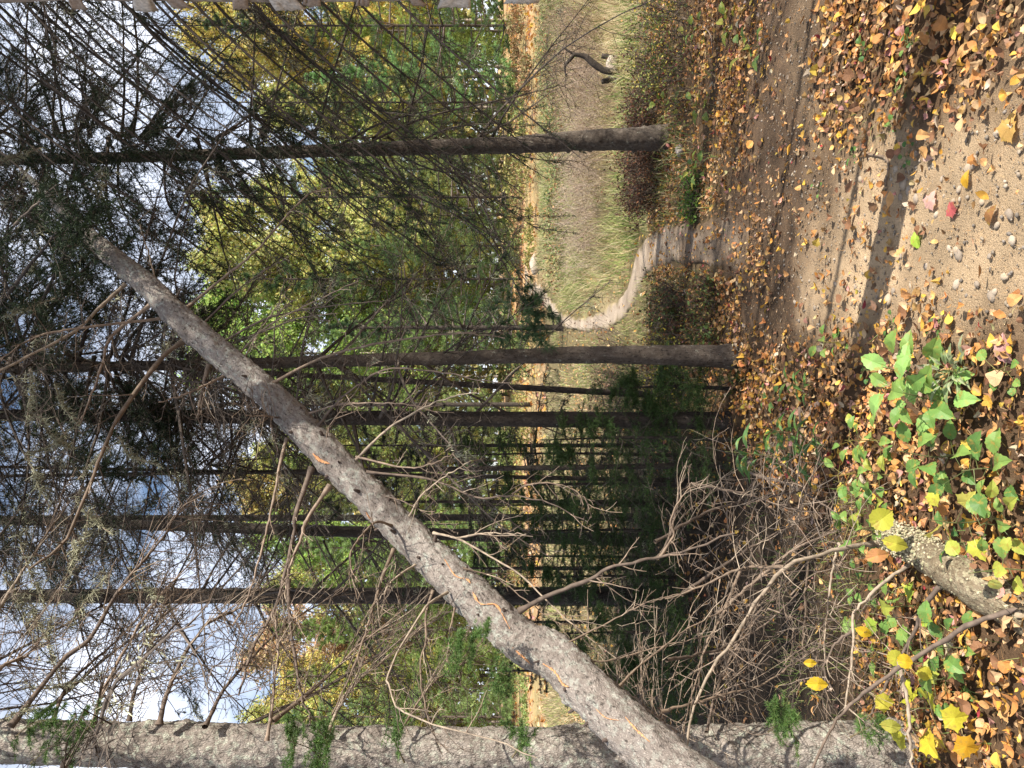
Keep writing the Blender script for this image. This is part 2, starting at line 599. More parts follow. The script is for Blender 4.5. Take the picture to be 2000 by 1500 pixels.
def zone_col(x, y):
    """base colour of bare ground, shade of the hollow painted in"""
    n = n2(x, y, 0.9, 3, 1.7)
    c = np.zeros(x.shape + (3,))
    c[:] = (0.105, 0.066, 0.038)
    duff_shade = (np.clip((-0.25 - x + 0.3 * n) / 0.5, 0, 1) * np.clip((y - 3.2 + 0.3 * n) / 0.5, 0, 1) * np.clip((11 - y) / 2, 0, 1))[..., None]  # shade of the thicket and hollow, painted in as darker needle duff
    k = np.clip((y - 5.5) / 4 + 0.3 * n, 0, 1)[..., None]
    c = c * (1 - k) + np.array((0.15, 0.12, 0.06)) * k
    c = c * (1 - duff_shade) + np.array((0.032, 0.023, 0.015)) * duff_shade
    fld = inpoly(x + 0.4 * n, y + 0.5 * n, FIELD)[..., None]
    g = np.clip(0.5 + 0.9 * n2(x, y, 0.45, 2, 8.8), 0, 1)[..., None]
    c = np.where(fld, np.array((0.28, 0.22, 0.12)) * (1 - 0.75 * g) + np.array((0.17, 0.20, 0.07)) * 0.75 * g, c)
    k = np.clip((y - 25 + 3 * n) / 7, 0, 1)[..., None]
    g2 = np.clip(0.5 + 1.1 * n2(x, y, 0.22, 4, 12.8), 0, 1)[..., None]
    far = np.array((0.47, 0.29, 0.155)) * (1 - 0.75 * g2) + np.array((0.27, 0.23, 0.10)) * 0.75 * g2
    return c * (1 - k) + far * k

# ------------------------------------------------------------------ ground, track, path
def grid_sheet(xs, ys, z_off, mask=None, cf=None):
    X, Y = np.meshgrid(xs, ys, indexing='ij')
    Z = h(X, Y) + z_off
    V = np.stack([X, Y, Z], -1).reshape(-1, 3)
    idx = np.arange(len(V)).reshape(len(xs), len(ys))
    Q = np.stack([idx[:-1, :-1], idx[1:, :-1], idx[1:, 1:], idx[:-1, 1:]], -1).reshape(-1, 4)
    if mask is not None:
        cx = V[Q].mean(1)
        Q = Q[mask(cx[:, 0], cx[:, 1])]
        used = np.unique(Q)
        mp = np.full(len(V), -1)
        mp[used] = np.arange(len(used))
        V, Q = V[used], mp[Q]
    return V, Q, cf(V[:, 0], V[:, 1])

ys = [-12.0]
while ys[-1] < 400:
    y = ys[-1]
    ys.append(y + (0.8 if y < 0 else max(0.09, 0.022 * y if y < 60 else 0.06 * y)))
ys = np.array(ys)
half = np.sort(np.concatenate([np.arange(0, 6, 0.1), 6 * 1.06 ** np.arange(0, 72)]))
xs = np.concatenate([-half[::-1], half[1:]])
g = MB()
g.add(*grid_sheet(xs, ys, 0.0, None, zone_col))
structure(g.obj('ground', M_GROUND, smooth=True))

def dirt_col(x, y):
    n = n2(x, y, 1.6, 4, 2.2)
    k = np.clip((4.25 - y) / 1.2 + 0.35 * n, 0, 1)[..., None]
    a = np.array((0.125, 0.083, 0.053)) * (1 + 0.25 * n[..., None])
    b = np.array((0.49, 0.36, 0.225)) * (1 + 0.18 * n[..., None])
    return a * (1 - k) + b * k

g = MB()
txs = np.arange(-0.6, 4.4, 0.025)
tys = np.arange(0.9, 7.4, 0.025)
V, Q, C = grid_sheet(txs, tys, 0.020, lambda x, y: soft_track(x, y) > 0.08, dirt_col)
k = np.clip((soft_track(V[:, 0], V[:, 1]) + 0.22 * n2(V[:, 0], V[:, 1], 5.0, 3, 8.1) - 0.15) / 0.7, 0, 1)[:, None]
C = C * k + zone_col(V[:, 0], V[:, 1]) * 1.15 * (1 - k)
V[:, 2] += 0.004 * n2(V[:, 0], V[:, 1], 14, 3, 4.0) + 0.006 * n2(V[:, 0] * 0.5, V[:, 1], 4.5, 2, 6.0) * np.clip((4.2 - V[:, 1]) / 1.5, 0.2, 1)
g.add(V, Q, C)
structure(g.obj('dirt_track', M_DIRT, smooth=True))

def path_strip():
    A = resample([G(*a) for a in PATH_L], 160)
    B = resample([G(*a) for a in PATH_R], 160)
    W = 14
    t = np.linspace(0, 1, W)[None, :, None]
    V = A[:, None] * (1 - t) + B[:, None] * t
    wob = 0.10 * n2(A[:, 0], A[:, 1], 3.0, 3, 2.0)
    ax = unit(B - A)
    e = (np.abs(np.linspace(-1, 1, W)) ** 4 * np.sign(np.linspace(-1, 1, W)))[None, :, None]
    V = V + ax[:, None] * e * wob[:, None, None]
    z_ = h(V[..., 0], V[..., 1])
    for q in range(6):
        z_[1:-1] = (z_[:-2] + z_[1:-1] + z_[2:]) / 3
        z_[:, 1:-1] = (z_[:, :-2] + z_[:, 1:-1] + z_[:, 2:]) / 3
    V[..., 2] = z_ + 0.024 + 0.016 * np.clip((V[..., 1] - 8) / 8, 0, 1) - 0.05 * (np.abs(np.linspace(-1, 1, W)) ** 10)[None]
    idx = np.arange(160 * W).reshape(160, W)
    Q = np.stack([idx[:-1, :-1], idx[1:, :-1], idx[1:, 1:], idx[:-1, 1:]], -1).reshape(-1, 4)
    m = MB()
    v = V.reshape(-1, 3)
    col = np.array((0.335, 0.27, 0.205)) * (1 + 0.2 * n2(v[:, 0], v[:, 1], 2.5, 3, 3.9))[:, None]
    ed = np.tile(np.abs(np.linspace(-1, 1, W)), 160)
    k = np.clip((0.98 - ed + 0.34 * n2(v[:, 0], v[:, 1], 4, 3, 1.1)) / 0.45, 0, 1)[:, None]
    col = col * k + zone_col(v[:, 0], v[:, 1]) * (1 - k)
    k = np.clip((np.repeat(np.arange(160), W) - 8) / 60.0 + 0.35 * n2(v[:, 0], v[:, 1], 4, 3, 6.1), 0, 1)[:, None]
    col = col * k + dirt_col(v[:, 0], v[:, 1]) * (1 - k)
    m.add(v, Q, col)
    return m
structure(path_strip().obj('footpath', M_PATH, smooth=True))

# ------------------------------------------------------------------ trunks
def trunk_mb(pts, rad, S=24, step=0.05, amp=0.06, flare=0.0, nscale=28.0, mb=None, knots=0, plates=0.0):
    p0 = np.asarray(pts, float)
    L = np.linalg.norm(np.diff(p0, axis=0), axis=1).sum()
    n = max(6, int(L / step))
    p = resample(p0, n)
    s = np.concatenate([[0], np.cumsum(np.linalg.norm(np.diff(p, axis=0), axis=1))])
    r0 = np.interp(np.linspace(0, 1, n), np.linspace(0, 1, len(rad)), rad)
    T = unit(np.gradient(p, axis=0))
    ref = np.array([1.0, 0.2, 0]) if abs(T[0, 2]) > 0.5 else np.array([0, 0, 1.0])
    A = unit(np.cross(T, ref))
    B = np.cross(T, A)
    th = np.arange(S) / S * 2 * np.pi
    rr = np.broadcast_to(r0[:, None], (n, S)).copy()
    tc = np.stack([rr * np.cos(th), rr * np.sin(th), np.broadcast_to(s[:, None], (n, S))], -1)
    if flare:
        lob = 1 + 0.35 * np.sin(th * 5 + 1.3)[None] + 0.2 * np.sin(th * 3)[None]
        rr *= 1 + flare * np.exp(-s / 0.16)[:, None] * lob
    rr *= 1 + amp * fbm(tc * nscale, 3) + amp * 0.8 * fbm(tc * 5.0, 2)
    if plates:                                           # flaking plates of bark: terraced noise
        q_ = fbm(tc * [70, 70, 46], 3) + 0.5 * fbm(tc * 16.0, 2)
        st_ = np.round(q_ * 2.2) / 2.2
        rr *= 1 + plates * (0.6 * st_ + 0.4 * q_) + 0.012 * fbm(tc * 150, 1)
    for q in range(knots):
        ks, kt = rng.uniform(0.1, L * 0.95), rng.uniform(0, 2 * np.pi)
        dd = ((s[:, None] - ks) / 0.025) ** 2 + ((np.angle(np.exp(1j * (th[None] - kt)))) / 0.28) ** 2
        rr *= 1 + 0.14 * np.exp(-dd)
    V = p[:, None] + rr[..., None] * (A[:, None] * np.cos(th)[None, :, None] + B[:, None] * np.sin(th)[None, :, None])
    idx = np.arange(n * S).reshape(n, S)
    b = np.roll(idx, -1, 1)
    Q = np.stack([idx[:-1], b[:-1], b[1:], idx[1:]], -1).reshape(-1, 4)
    caps = [Q]
    m = mb or MB()
    Vv = V.reshape(-1, 3)
    Tt = tc.reshape(-1, 3)
    Vv = np.vstack([Vv, p[0], p[-1]])
    Tt = np.vstack([Tt, [0, 0, 0], [0, 0, s[-1]]])
    c0 = np.stack([np.full(S, n * S), np.roll(idx[0], -1), idx[0]], -1)
    c1 = np.stack([np.full(S, n * S + 1), idx[-1], np.roll(idx[-1], -1)], -1)
    m.add(Vv, [Q, c0, c1], (1, 1, 1), Tt)
    return m

TW = np.array([(0.17, 0.125, 0.09), (0.24, 0.18, 0.135), (0.30, 0.24, 0.18), (0.12, 0.09, 0.07)])
TWD = np.array([(0.055, 0.043, 0.035), (0.085, 0.066, 0.052), (0.13, 0.105, 0.085)])
LICH = np.array([(0.36, 0.36, 0.24), (0.44, 0.43, 0.29), (0.28, 0.28, 0.20)])
SPRUCE = np.array([(0.030, 0.050, 0.022), (0.045, 0.070, 0.028), (0.022, 0.036, 0.020)])

def add_tubes(mb, Pp, r0, r1, S, pal, var=0.25):
    N, K, _ = Pp.shape
    r0 = np.broadcast_to(r0, (N,))
    r1 = np.broadcast_to(r1, (N,))
    t = np.linspace(0, 1, K)[None]
    V, Q = tubes(Pp, (r0[:, None] * (1 - t) + r1[:, None] * t) * (1 + 0.4 * np.exp(-t / 0.025)) * (1 + 0.10 * rng.normal(size=(N, K)) * (S > 5)), S)
    c = np.asarray(pal)[rng.integers(0, len(pal), N)] * rng.uniform(1 - var, 1 + var, (N, 1))
    mb.add(V, Q, np.repeat(c, K * S, 0))

def lichen_on(mb, Pp, n, size=0.05):
    """ragged hanging beard of lichen: many tiny strands"""
    N, K, _ = Pp.shape
    i = rng.integers(0, K, (N, n))
    c = Pp[np.arange(N)[:, None], i].reshape(-1, 3)
    m = 14
    b = np.repeat(c, m, 0) + rng.normal(0, size * 0.35, (len(c) * m, 3))
    D = unit(rng.normal(size=b.shape) + np.array([0, 0, -0.8]))
    W = unit(np.cross(D, rng.normal(size=D.shape)))
    l = size * rng.uniform(0.5, 1.3, (len(b), 1))
    V = np.stack([b - W * 0.003, b + W * 0.003, b + D * l], 1).reshape(-1, 3)
    cc = np.repeat(LICH[rng.integers(0, 3, len(c))], m, 0) * rng.uniform(0.7, 1.2, (len(b), 1))
    mb.add(V, np.arange(len(V)).reshape(-1, 3), np.repeat(cc, 3, 0))

# ------------------------------------------------------------------ crown variants (meshes shared by many trees)
def spruce_crown(H, zmin, nb, lmax, bare, seed, m2=24, m3=4, pal=TWD, droop=0.5, nn=(22, 11)):
    """dead lower boughs and needled upper boughs of a forest spruce, root at the origin"""
    global rng
    keep, rng = rng, np.random.default_rng(seed)
    wood, ndl, lic = MB(), MB(), MB()
    z = np.sort(zmin + (H - zmin) * rng.uniform(0, 1, nb) ** 1.15)
    az = rng.uniform(0, 2 * np.pi, nb)
    rel = (z - zmin) / (H - zmin)
    L = (lmax * (1 - rel) ** 0.8 + 0.25) * rng.uniform(0.55, 1.1, nb)
    el = -droop * (1 - rel) + 0.35 * rel + rng.normal(0, 0.16, nb)
    D = np.stack([np.cos(az) * np.cos(el), np.sin(az) * np.cos(el), np.sin(el)], -1)
    P0 = np.stack([0 * z, 0 * z, z], -1)
    B = grow(P0, D, L, 9, g=-0.02, jit=0.07)
    add_tubes(wood, B, 0.006 + 0.006 * L / lmax, 0.002, 5, pal)
    b2, d2, t2 = side(B, m2, 0.12, 0.98, 58, -0.25, 0.25)
    l2 = np.repeat(L, m2) * 0.26 * (1.15 - 0.75 * t2) * rng.uniform(0.4, 1.3, len(t2))
    S2 = grow(b2, d2, l2, 5, g=-0.05, jit=0.16)
    add_tubes(wood, S2, 0.0028, 0.0012, 3, pal)
    b3, d3, t3 = side(S2, m3, 0.2, 0.98, 50, 0.0, 0.35)
    l3 = np.repeat(l2, m3) * 0.45 * rng.uniform(0.4, 1.3, len(t3))
    S3 = grow(b3, d3, l3, 3, g=0.02, jit=0.2)
    add_tubes(wood, S3, 0.0018, 0.0009, 3, pal)
    zb = np.repeat(z, m2)
    alive2 = rng.uniform(0, 1, len(zb)) < np.clip((zb - bare) / 1.2, 0.0, 0.97)
    alive3 = np.repeat(alive2, m3)
    if alive2.any():
        needles_on(ndl, S2[alive2], nn[0], 0.028, 0.0046, SPRUCE)
        needles_on(ndl, S3[alive3], nn[1], 0.026, 0.0046, SPRUCE)
    sel = rng.uniform(0, 1, len(S2)) < 0.10
    lichen_on(lic, S2[sel], 2, 0.05)
    rng = keep
    return [wood.data('crown', M_TWIG), ndl.data('needles', M_NEEDLE) if ndl.n else None, lic.data('lichen', M_LICHEN)]

SPR = [spruce_crown(11.5, 1.6, 84, 2.1, 3.3, 1), spruce_crown(12.5, 2.2, 80, 1.9, 3.4, 2),
       spruce_crown(10.5, 1.2, 88, 1.7, 2.6, 3), spruce_crown(12.0, 2.8, 74, 2.4, 3.8, 4, droop=0.7)]

PINEC = np.array([(0.25, 0.39, 0.12), (0.32, 0.46, 0.15), (0.18, 0.30, 0.09), (0.37, 0.48, 0.17)])
PINED = np.array([(0.045, 0.085, 0.035), (0.06, 0.11, 0.04), (0.035, 0.065, 0.03)])

def pine_crown(H, zmin, whorls, lmax, seed, ntuft, tl, tw, pal, m2=12, nt=2, rise=0.25):
    global rng
    keep, rng = rng, np.random.default_rng(seed)
    wood, ndl = MB(), MB()
    z = np.repeat(np.linspace(zmin, H * 0.98, whorls), 5) + rng.normal(0, 0.12, whorls * 5)
    rel = (z - zmin) / (H - zmin)
    az = rng.uniform(0, 2 * np.pi, len(z))
    L = lmax * np.clip(np.minimum(0.62 + rel * 1.2, (1.04 - rel) * 1.25), 0.06, 1) * rng.uniform(0.5, 1.15, len(z))
    el = rise * (0.1 + rel) + rng.normal(0, 0.15, len(z))
    D = np.stack([np.cos(az) * np.cos(el), np.sin(az) * np.cos(el), np.sin(el)], -1)
    B = grow(np.stack([0 * z, 0 * z, z], -1), D, L, 7, g=0.035, jit=0.07)
    add_tubes(wood, B, 0.02 + 0.012 * L / lmax, 0.006, 4, TWD)
    b2, d2, t2 = side(B, m2, 0.3, 1.0, 45, 0.15, 0.3)
    l2 = np.repeat(L, m2) * 0.24 * rng.uniform(0.5, 1.3, len(t2)) * (1.2 - 0.6 * t2)
    S2 = grow(b2, d2, l2, 4, g=0.06, jit=0.14)
    add_tubes(wood, S2, 0.008, 0.003, 3, TWD)
    b3, d3, t3 = side(S2, nt, 0.35, 1.0, 35, 0.25, 0.3)
    tufts(ndl, b3, d3, ntuft, tl, tw, pal)
    tufts(ndl, S2[:, -1], unit(S2[:, -1] - S2[:, -2]), ntuft, tl, tw, pal)
    rng = keep
    return [wood.data('crown', M_TWIG), ndl.data('needles', M_NEEDLE)]

PINES = [pine_crown(19, 1.0, 30, 3.6, 21, 9, 0.26, 0.026, PINEC, m2=14, nt=3), pine_crown(22, 1.5, 32, 4.0, 22, 9, 0.28, 0.026, PINEC, m2=14, nt=3),
         pine_crown(16, 0.6, 28, 3.3, 23, 9, 0.24, 0.024, PINEC, m2=14, nt=3)]
PINE_TALL = pine_crown(21, 8.5, 22, 3.4, 27, 9, 0.17, 0.011, PINED, m2=16, nt=4)
PINE_NEAR = [pine_crown(13, 3.0, 20, 2.3, 25, 12, 0.12, 0.007, PINED, m2=16, nt=3), pine_crown(6.5, 0.5, 14, 1.7, 26, 12, 0.11, 0.006, PINED, m2=14, nt=3)]

def leafy_crown(H, zmin, rad, seed, nl, ls):
    global rng
    keep, rng = rng, np.random.default_rng(seed)
    wood, lv = MB(), MB()
    nb = 46
    z = rng.uniform(zmin, H * 0.9, nb)
    rel = (z - zmin) / (H - zmin)
    az = rng.uniform(0, 2 * np.pi, nb)
    el = rng.uniform(0.4, 1.1, nb)
    L = rad * (1.25 - 0.8 * rel) * rng.uniform(0.6, 1.15, nb)
    D = np.stack([np.cos(az) * np.cos(el), np.sin(az) * np.cos(el), np.sin(el)], -1)
    B = grow(np.stack([0 * z, 0 * z, z], -1), D, L, 7, g=0.02, jit=0.14)
    add_tubes(wood, B, 0.035, 0.008, 4, [(0.3, 0.27, 0.23), (0.16, 0.13, 0.11)])
    b2, d2, t2 = side(B, 12, 0.25, 1.0, 50, 0.1, 0.3)
    S2 = grow(b2, d2, rad * 0.32 * rng.uniform(0.4, 1.2, len(b2)), 5, g=0.0, jit=0.22)
    add_tubes(wood, S2, 0.009, 0.003, 3, [(0.14, 0.11, 0.09)])
    pts = S2[:, 1:].reshape(-1, 3)
    w = rng.uniform(0, 1, len(S2)) ** 1.6
    w = np.repeat(w, 4)
    k = rng.choice(len(pts), nl, p=w / w.sum())
    c = pts[k] + rng.normal(0, 0.20, (nl, 3))
    A = unit(rng.normal(size=(nl, 3)))
    Bv = unit(np.cross(A, rng.normal(size=(nl, 3))))
    s = ls * rng.uniform(0.6, 1.3, (nl, 1))
    V = np.stack([c - A * s, c - Bv * s * 0.55, c + A * s, c + Bv * s * 0.55], 1).reshape(-1, 3)
    col = rng.uniform(0.65, 1.25, (nl, 1)) * np.array([1, 1, 1]) * (1 + rng.normal(0, 0.10, (nl, 3)))
    lv.add(V, np.arange(len(V)).reshape(-1, 4), np.repeat(np.clip(col, 0.3, 1.6), 4, 0))
    rng = keep
    return [wood.data('crown', M_TWIG), lv.data('leaves', M_CROWN)]

LEAFY = [leafy_crown(19, 3, 3.8, 31, 34000, 0.105), leafy_crown(16, 2, 3.4, 32, 30000, 0.10), leafy_crown(9, 1.2, 2.3, 33, 15000, 0.08)]

def attach(root, crown, rot, sc, tint=None, names=('crown', 'needles', 'lichen'), zoff=0.0):
    first = None
    for nm, me in zip(names, crown):
        if me is None:
            continue
        o = bpy.data.objects.new(nm, me)
        o.parent = first if first is not None else root
        if first is None:
            o.rotation_euler = (0, 0, rot)
            o.scale = (sc, sc, sc)
            o.location = (0, 0, zoff)
            first = o
        if tint is not None:
            o.color = (*tint, 1)
        COL.objects.link(o)
    return first

# ------------------------------------------------------------------ the standing trees one can pick out
def standing(label, base, path, rad, crown, rot, sc=1.0, mat=M_BARK, cat='tree', name='spruce_tree', group=None, S=24, step=0.06, flare=0.35, amp=0.05, tint=None, knots=0, zoff=0.0):
    t = thing(name, label, cat, base, group)
    pts = [np.asarray(base, float) - [0, 0, 0.12]] + [np.asarray(q, float) for q in path]
    trunk_mb(pts, rad, S, step, amp, flare, knots=knots).obj('trunk', mat, t, True)
    if crown is not None:
        attach(t, crown, rot, sc, tint, zoff=zoff)
    return t

def up(px, py, d, top, H):
    """from a foot seen at (px, py) straight to where its trunk is seen higher up, continued to height H"""
    a, b = P(px, py, d), P(top[0], top[1], d)
    k = (H - a[2]) / (b[2] - a[2])
    return [b, a + (b - a) * k]

b = G(1312, 268)
T_RIGHT = standing('dark spruce trunk at the right with a white birch log at its foot', b,
                   [P(1150, 274, b[1]), P(1000, 283, b[1]), P(700, 292, b[1]), P(200, 308, b[1]), P(200, 308, b[1]) + np.array([-0.15, 0, 6.5])],
                   [0.105, 0.096, 0.080, 0.064, 0.052, 0.025], SPR[0], 0.6, 1.05, S=40, step=0.03, knots=30, flare=0.85, amp=0.07)
attach(T_RIGHT, SPR[2], 2.4, 1.2, zoff=2.9)
attach(T_RIGHT, SPR[1], 4.4, 1.1, zoff=2.5)
b = G(1447, 697)
T_MID = standing('slim brown spruce trunk standing beside the start of the footpath', b,
                 [P(1200, 693, b[1]), P(1000, 696, b[1]), P(700, 704, b[1]), P(200, 716, b[1]), P(200, 716, b[1]) + np.array([-0.1, 0.1, 6])],
                 [0.070, 0.060, 0.050, 0.041, 0.035, 0.018], SPR[1], 2.1, 0.95, S=36, step=0.025, knots=30, flare=0.8, amp=0.07)
attach(T_MID, SPR[2], 0.7, 1.05, zoff=2.3)
attach(T_MID, SPR[0], 3.6, 1.0, zoff=2.1)
b = G(1335, 776)
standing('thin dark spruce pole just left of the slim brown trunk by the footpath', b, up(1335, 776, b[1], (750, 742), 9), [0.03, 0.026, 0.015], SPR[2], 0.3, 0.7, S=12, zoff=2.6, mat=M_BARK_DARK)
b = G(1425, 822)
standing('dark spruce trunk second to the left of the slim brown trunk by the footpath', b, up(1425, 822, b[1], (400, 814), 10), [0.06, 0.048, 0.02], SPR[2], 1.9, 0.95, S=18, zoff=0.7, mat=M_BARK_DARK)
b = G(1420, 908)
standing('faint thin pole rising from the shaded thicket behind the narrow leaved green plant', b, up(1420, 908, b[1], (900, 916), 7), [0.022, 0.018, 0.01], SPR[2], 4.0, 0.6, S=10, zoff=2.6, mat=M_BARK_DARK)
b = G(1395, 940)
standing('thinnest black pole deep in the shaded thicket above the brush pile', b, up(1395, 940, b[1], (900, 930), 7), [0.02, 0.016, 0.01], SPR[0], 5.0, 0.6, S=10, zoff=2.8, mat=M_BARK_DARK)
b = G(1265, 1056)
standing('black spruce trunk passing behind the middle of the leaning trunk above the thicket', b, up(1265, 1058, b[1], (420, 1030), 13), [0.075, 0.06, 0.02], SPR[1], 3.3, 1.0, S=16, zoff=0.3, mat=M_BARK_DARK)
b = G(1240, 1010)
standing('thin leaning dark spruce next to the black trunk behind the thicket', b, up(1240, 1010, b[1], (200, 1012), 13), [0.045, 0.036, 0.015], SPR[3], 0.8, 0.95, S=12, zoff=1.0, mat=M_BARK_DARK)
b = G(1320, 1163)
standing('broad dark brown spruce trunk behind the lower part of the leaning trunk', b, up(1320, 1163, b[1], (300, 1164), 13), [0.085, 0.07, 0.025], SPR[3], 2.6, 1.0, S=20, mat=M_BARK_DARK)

# left trunk, close by
b = G(1770, 1478)
LEFT = thing('spruce_tree', 'pale lichen covered upright trunk at the left edge, crossed by the leaning trunk', 'tree', b)
lp = [b - [0, 0, 0.1], P(1600, 1466, b[1]), P(1300, 1468, b[1]), P(1000, 1468, b[1]), P(700, 1465, b[1]), P(300, 1455, b[1]), P(-100, 1446, b[1]), P(-700, 1436, b[1]), P(-2600, 1400, b[1])]
trunk_mb(lp, [0.115, 0.098, 0.092, 0.09, 0.088, 0.085, 0.08, 0.07, 0.02], 72, 0.009, 0.045, 0.4, knots=40, plates=0.04).obj('trunk', M_BARK_LEFT, LEFT, True)
attach(LEFT, SPR[3], 1.2, 0.9, zoff=1.6)
attach(LEFT, SPR[0], 3.0, 0.9, zoff=1.4)

# birch at the right edge, leaning out of the view towards its foot
BD = 2.6
bp = [P(-500, 0, BD), P(0, -55, BD), P(500, -57, BD), P(800, -61, BD), P(1100, -78, BD), P(1550, -120, BD), P(1700, -130, BD)]
bz = bp[-1].copy()
bz[2] = float(h(bz[0], bz[1]))
BIRCH = thing('birch_tree', 'white birch trunk with curling torn bark along the right edge of the view', 'tree', bz)
trunk_mb([bz - [0, 0, 0.1]] + bp[::-1][1:] + [P(-2200, 40, BD)], [0.115, 0.11, 0.098, 0.096, 0.095, 0.094, 0.09, 0.04], 40, 0.02, 0.02, 0.2).obj('trunk', M_BIRCH, BIRCH, True)
for px, w, l, sgn in [(160, 0.05, 0.06, 1), (295, 0.07, 0.08, 1), (330, 0.06, 0.05, -1), (480, 0.06, 0.06, 1), (545, 0.08, 0.07, -1), (720, 0.04, 0.05, 1), (905, 0.11, 0.09, 1), (1035, 0.09, 0.08, 1), (800, 0.05, 0.05, -1), (620, 0.05, 0.05, 1)]:
    m = MB()                                            # a torn curl of bark: a curved sheet peeling off the trunk's left side
    c = P(px, np.interp(px, [0, 500, 800, 1100], [-55, -57, -61, -74]), BD)
    u_, v_ = np.meshgrid(np.linspace(0, 1, 8), np.linspace(-1, 1, 9), indexing='ij')
    th = np.pi + 0.75 - u_ * 1.1
    rr = 0.097 + l * 0.30 * u_ ** 1.6 + 0.004 * fbm(np.stack([u_ * 5, v_ * 5, 0 * u_ + px], -1), 2)
    V = np.stack([c[0] + rr * np.cos(th), c[1] + rr * np.sin(th), c[2] + v_ * w * 0.55 * (0.6 + 0.4 * u_ + 0.25 * np.sin(v_ * 9 + px)) + sgn * 0.03 * u_], -1).reshape(-1, 3)
    idx = np.arange(72).reshape(8, 9)
    m.add(V, np.stack([idx[:-1, :-1], idx[1:, :-1], idx[1:, 1:], idx[:-1, 1:]], -1).reshape(-1, 4), (0.52, 0.46, 0.39) if px % 2 else (0.34, 0.26, 0.20))
    o = m.obj('bark_curl', M_WOOD, BIRCH, True)
    s_ = o.modifiers.new('thick', 'SOLIDIFY')
    s_.thickness = 0.003

# the spruce whose boughs sweep in from beyond the right edge
def bough_mb(pts, r0, r1, m2, l2, droop=-0.25, m3=3, pal=TW, ang=55, jit=0.10, S=7, t0=0.12, K=26, g2=-0.05):
    """one traced bough with side twigs and twiglets: (wood mesh, main line, twigs)"""
    m = MB()
    B = resample(pts, K)
    B = B + 0.003 * rng.normal(size=B.shape) * np.linspace(0, 1, K)[:, None]
    B = B[None]
    add_tubes(m, B, r0, r1, S, pal, 0.1)
    S2 = None
    if m2:
        b2, d2, t2 = side(B, m2, t0, 0.99, ang, droop, 0.25)
        ll = l2 * rng.uniform(0.25, 1.2, len(t2)) * (1.2 - 0.7 * t2)
        S2 = grow(b2, d2, ll, 7, g=g2, jit=jit)
        add_tubes(m, S2, max(0.0016, r1 * 0.8), 0.0009, 4, pal)
        if m3:
            b3, d3, t3 = side(S2, m3, 0.2, 0.95, 50, 0.0, 0.3)
            S3 = grow(b3, d3, np.repeat(ll, m3) * 0.35 * rng.uniform(0.4, 1.2, len(t3)), 4, g=0.0, jit=0.2)
            add_tubes(m, S3, 0.0012, 0.0007, 3, pal)
    return m, B, S2

def traced(root, lines, r0, r1, m2, l2, name='branch', **kw):
    for pts in lines:
        m, B, S2 = bough_mb([P(*p) for p in pts], r0 * rng.uniform(0.8, 1.15), r1, m2, l2, **kw)
        m.obj(name, M_TWIG, root, True)

b = np.array([3.35, 5.2, float(h(3.35, 5.2))])
OFFR = standing('drooping dark spruce beyond the right edge whose bare boughs sweep down into view', b, [b + [0, 0, 4], b + [0.1, 0, 11]], [0.14, 0.1, 0.03], SPR[1], 0.9, 1.0, zoff=1.2)
attach(OFFR, SPR[2], 3.7, 1.15, zoff=2.3)
for z0, dx, dy, L in [(3.0, -1.7, 0.6, 2.2), (3.3, -1.8, 0.3, 2.4), (3.6, -1.9, 0.9, 2.6), (3.9, -1.8, 0.0, 2.5), (4.2, -2.0, 0.5, 2.8), (4.5, -1.7, -0.3, 2.4), (4.8, -1.9, 0.8, 2.8), (5.1, -2.0, 0.2, 2.7),
                      (5.4, -1.8, 0.6, 2.5), (2.6, -1.6, 0.9, 2.0), (2.3, -1.7, 0.4, 1.9), (5.8, -2.0, 0.4, 2.6), (3.5, -1.5, 1.4, 2.4), (4.4, -1.5, 1.5, 2.6), (6.2, -1.8, 0.9, 2.6), (4.0, -2.0, 0.7, 2.4), (5.0, -1.6, 1.2, 2.6), (6.6, -1.9, 0.2, 2.6), (3.2, -1.9, 0.1, 2.5), (3.4, -1.7, 1.2, 2.6), (4.1, -1.9, 0.4, 2.9), (4.3, -1.6, 1.0, 2.7), (4.6, -2.0, 0.1, 2.9), (4.9, -1.8, 0.5, 2.9), (5.2, -1.7, 1.0, 2.8), (5.6, -2.0, -0.1, 2.8), (6.0, -1.9, 0.5, 2.9), (6.4, -1.7, 1.0, 2.8), (2.9, -1.6, 1.4, 2.3), (3.7, -2.0, -0.2, 2.6), (5.3, -2.0, 0.7, 3.1), (5.7, -1.6, 1.3, 3.0), (6.1, -2.0, 0.1, 3.0), (6.8, -1.8, 0.8, 3.1), (7.1, -2.0, 0.4, 3.0), (4.7, -1.4, 1.7, 2.8), (7.4, -1.7, 1.1, 3.1)]:
    p0 = b + [0, 0, z0 + 0.6]
    dd = unit(np.array([dx, dy, 0]))
    pts = [p0, p0 + dd * L * 0.35 + [0, 0, -0.28 * L], p0 + dd * L * 0.68 + [0, 0, -0.66 * L], p0 + dd * L * 0.92 + [0, 0, -0.98 * L]]
    m, B, S2 = bough_mb(pts, 0.013, 0.003, 36, 0.62, droop=-0.35, m3=4, pal=TWD, S=7)
    m.obj('bough', M_TWIG, OFFR, True)
    k = MB()
    needles_on(k, S2[rng.uniform(0, 1, len(S2)) < (0.35 if z0 < 3.6 else 0.95)], 70, 0.032, 0.0046, SPRUCE)
    k.obj('needles', M_NEEDLE, OFFR)

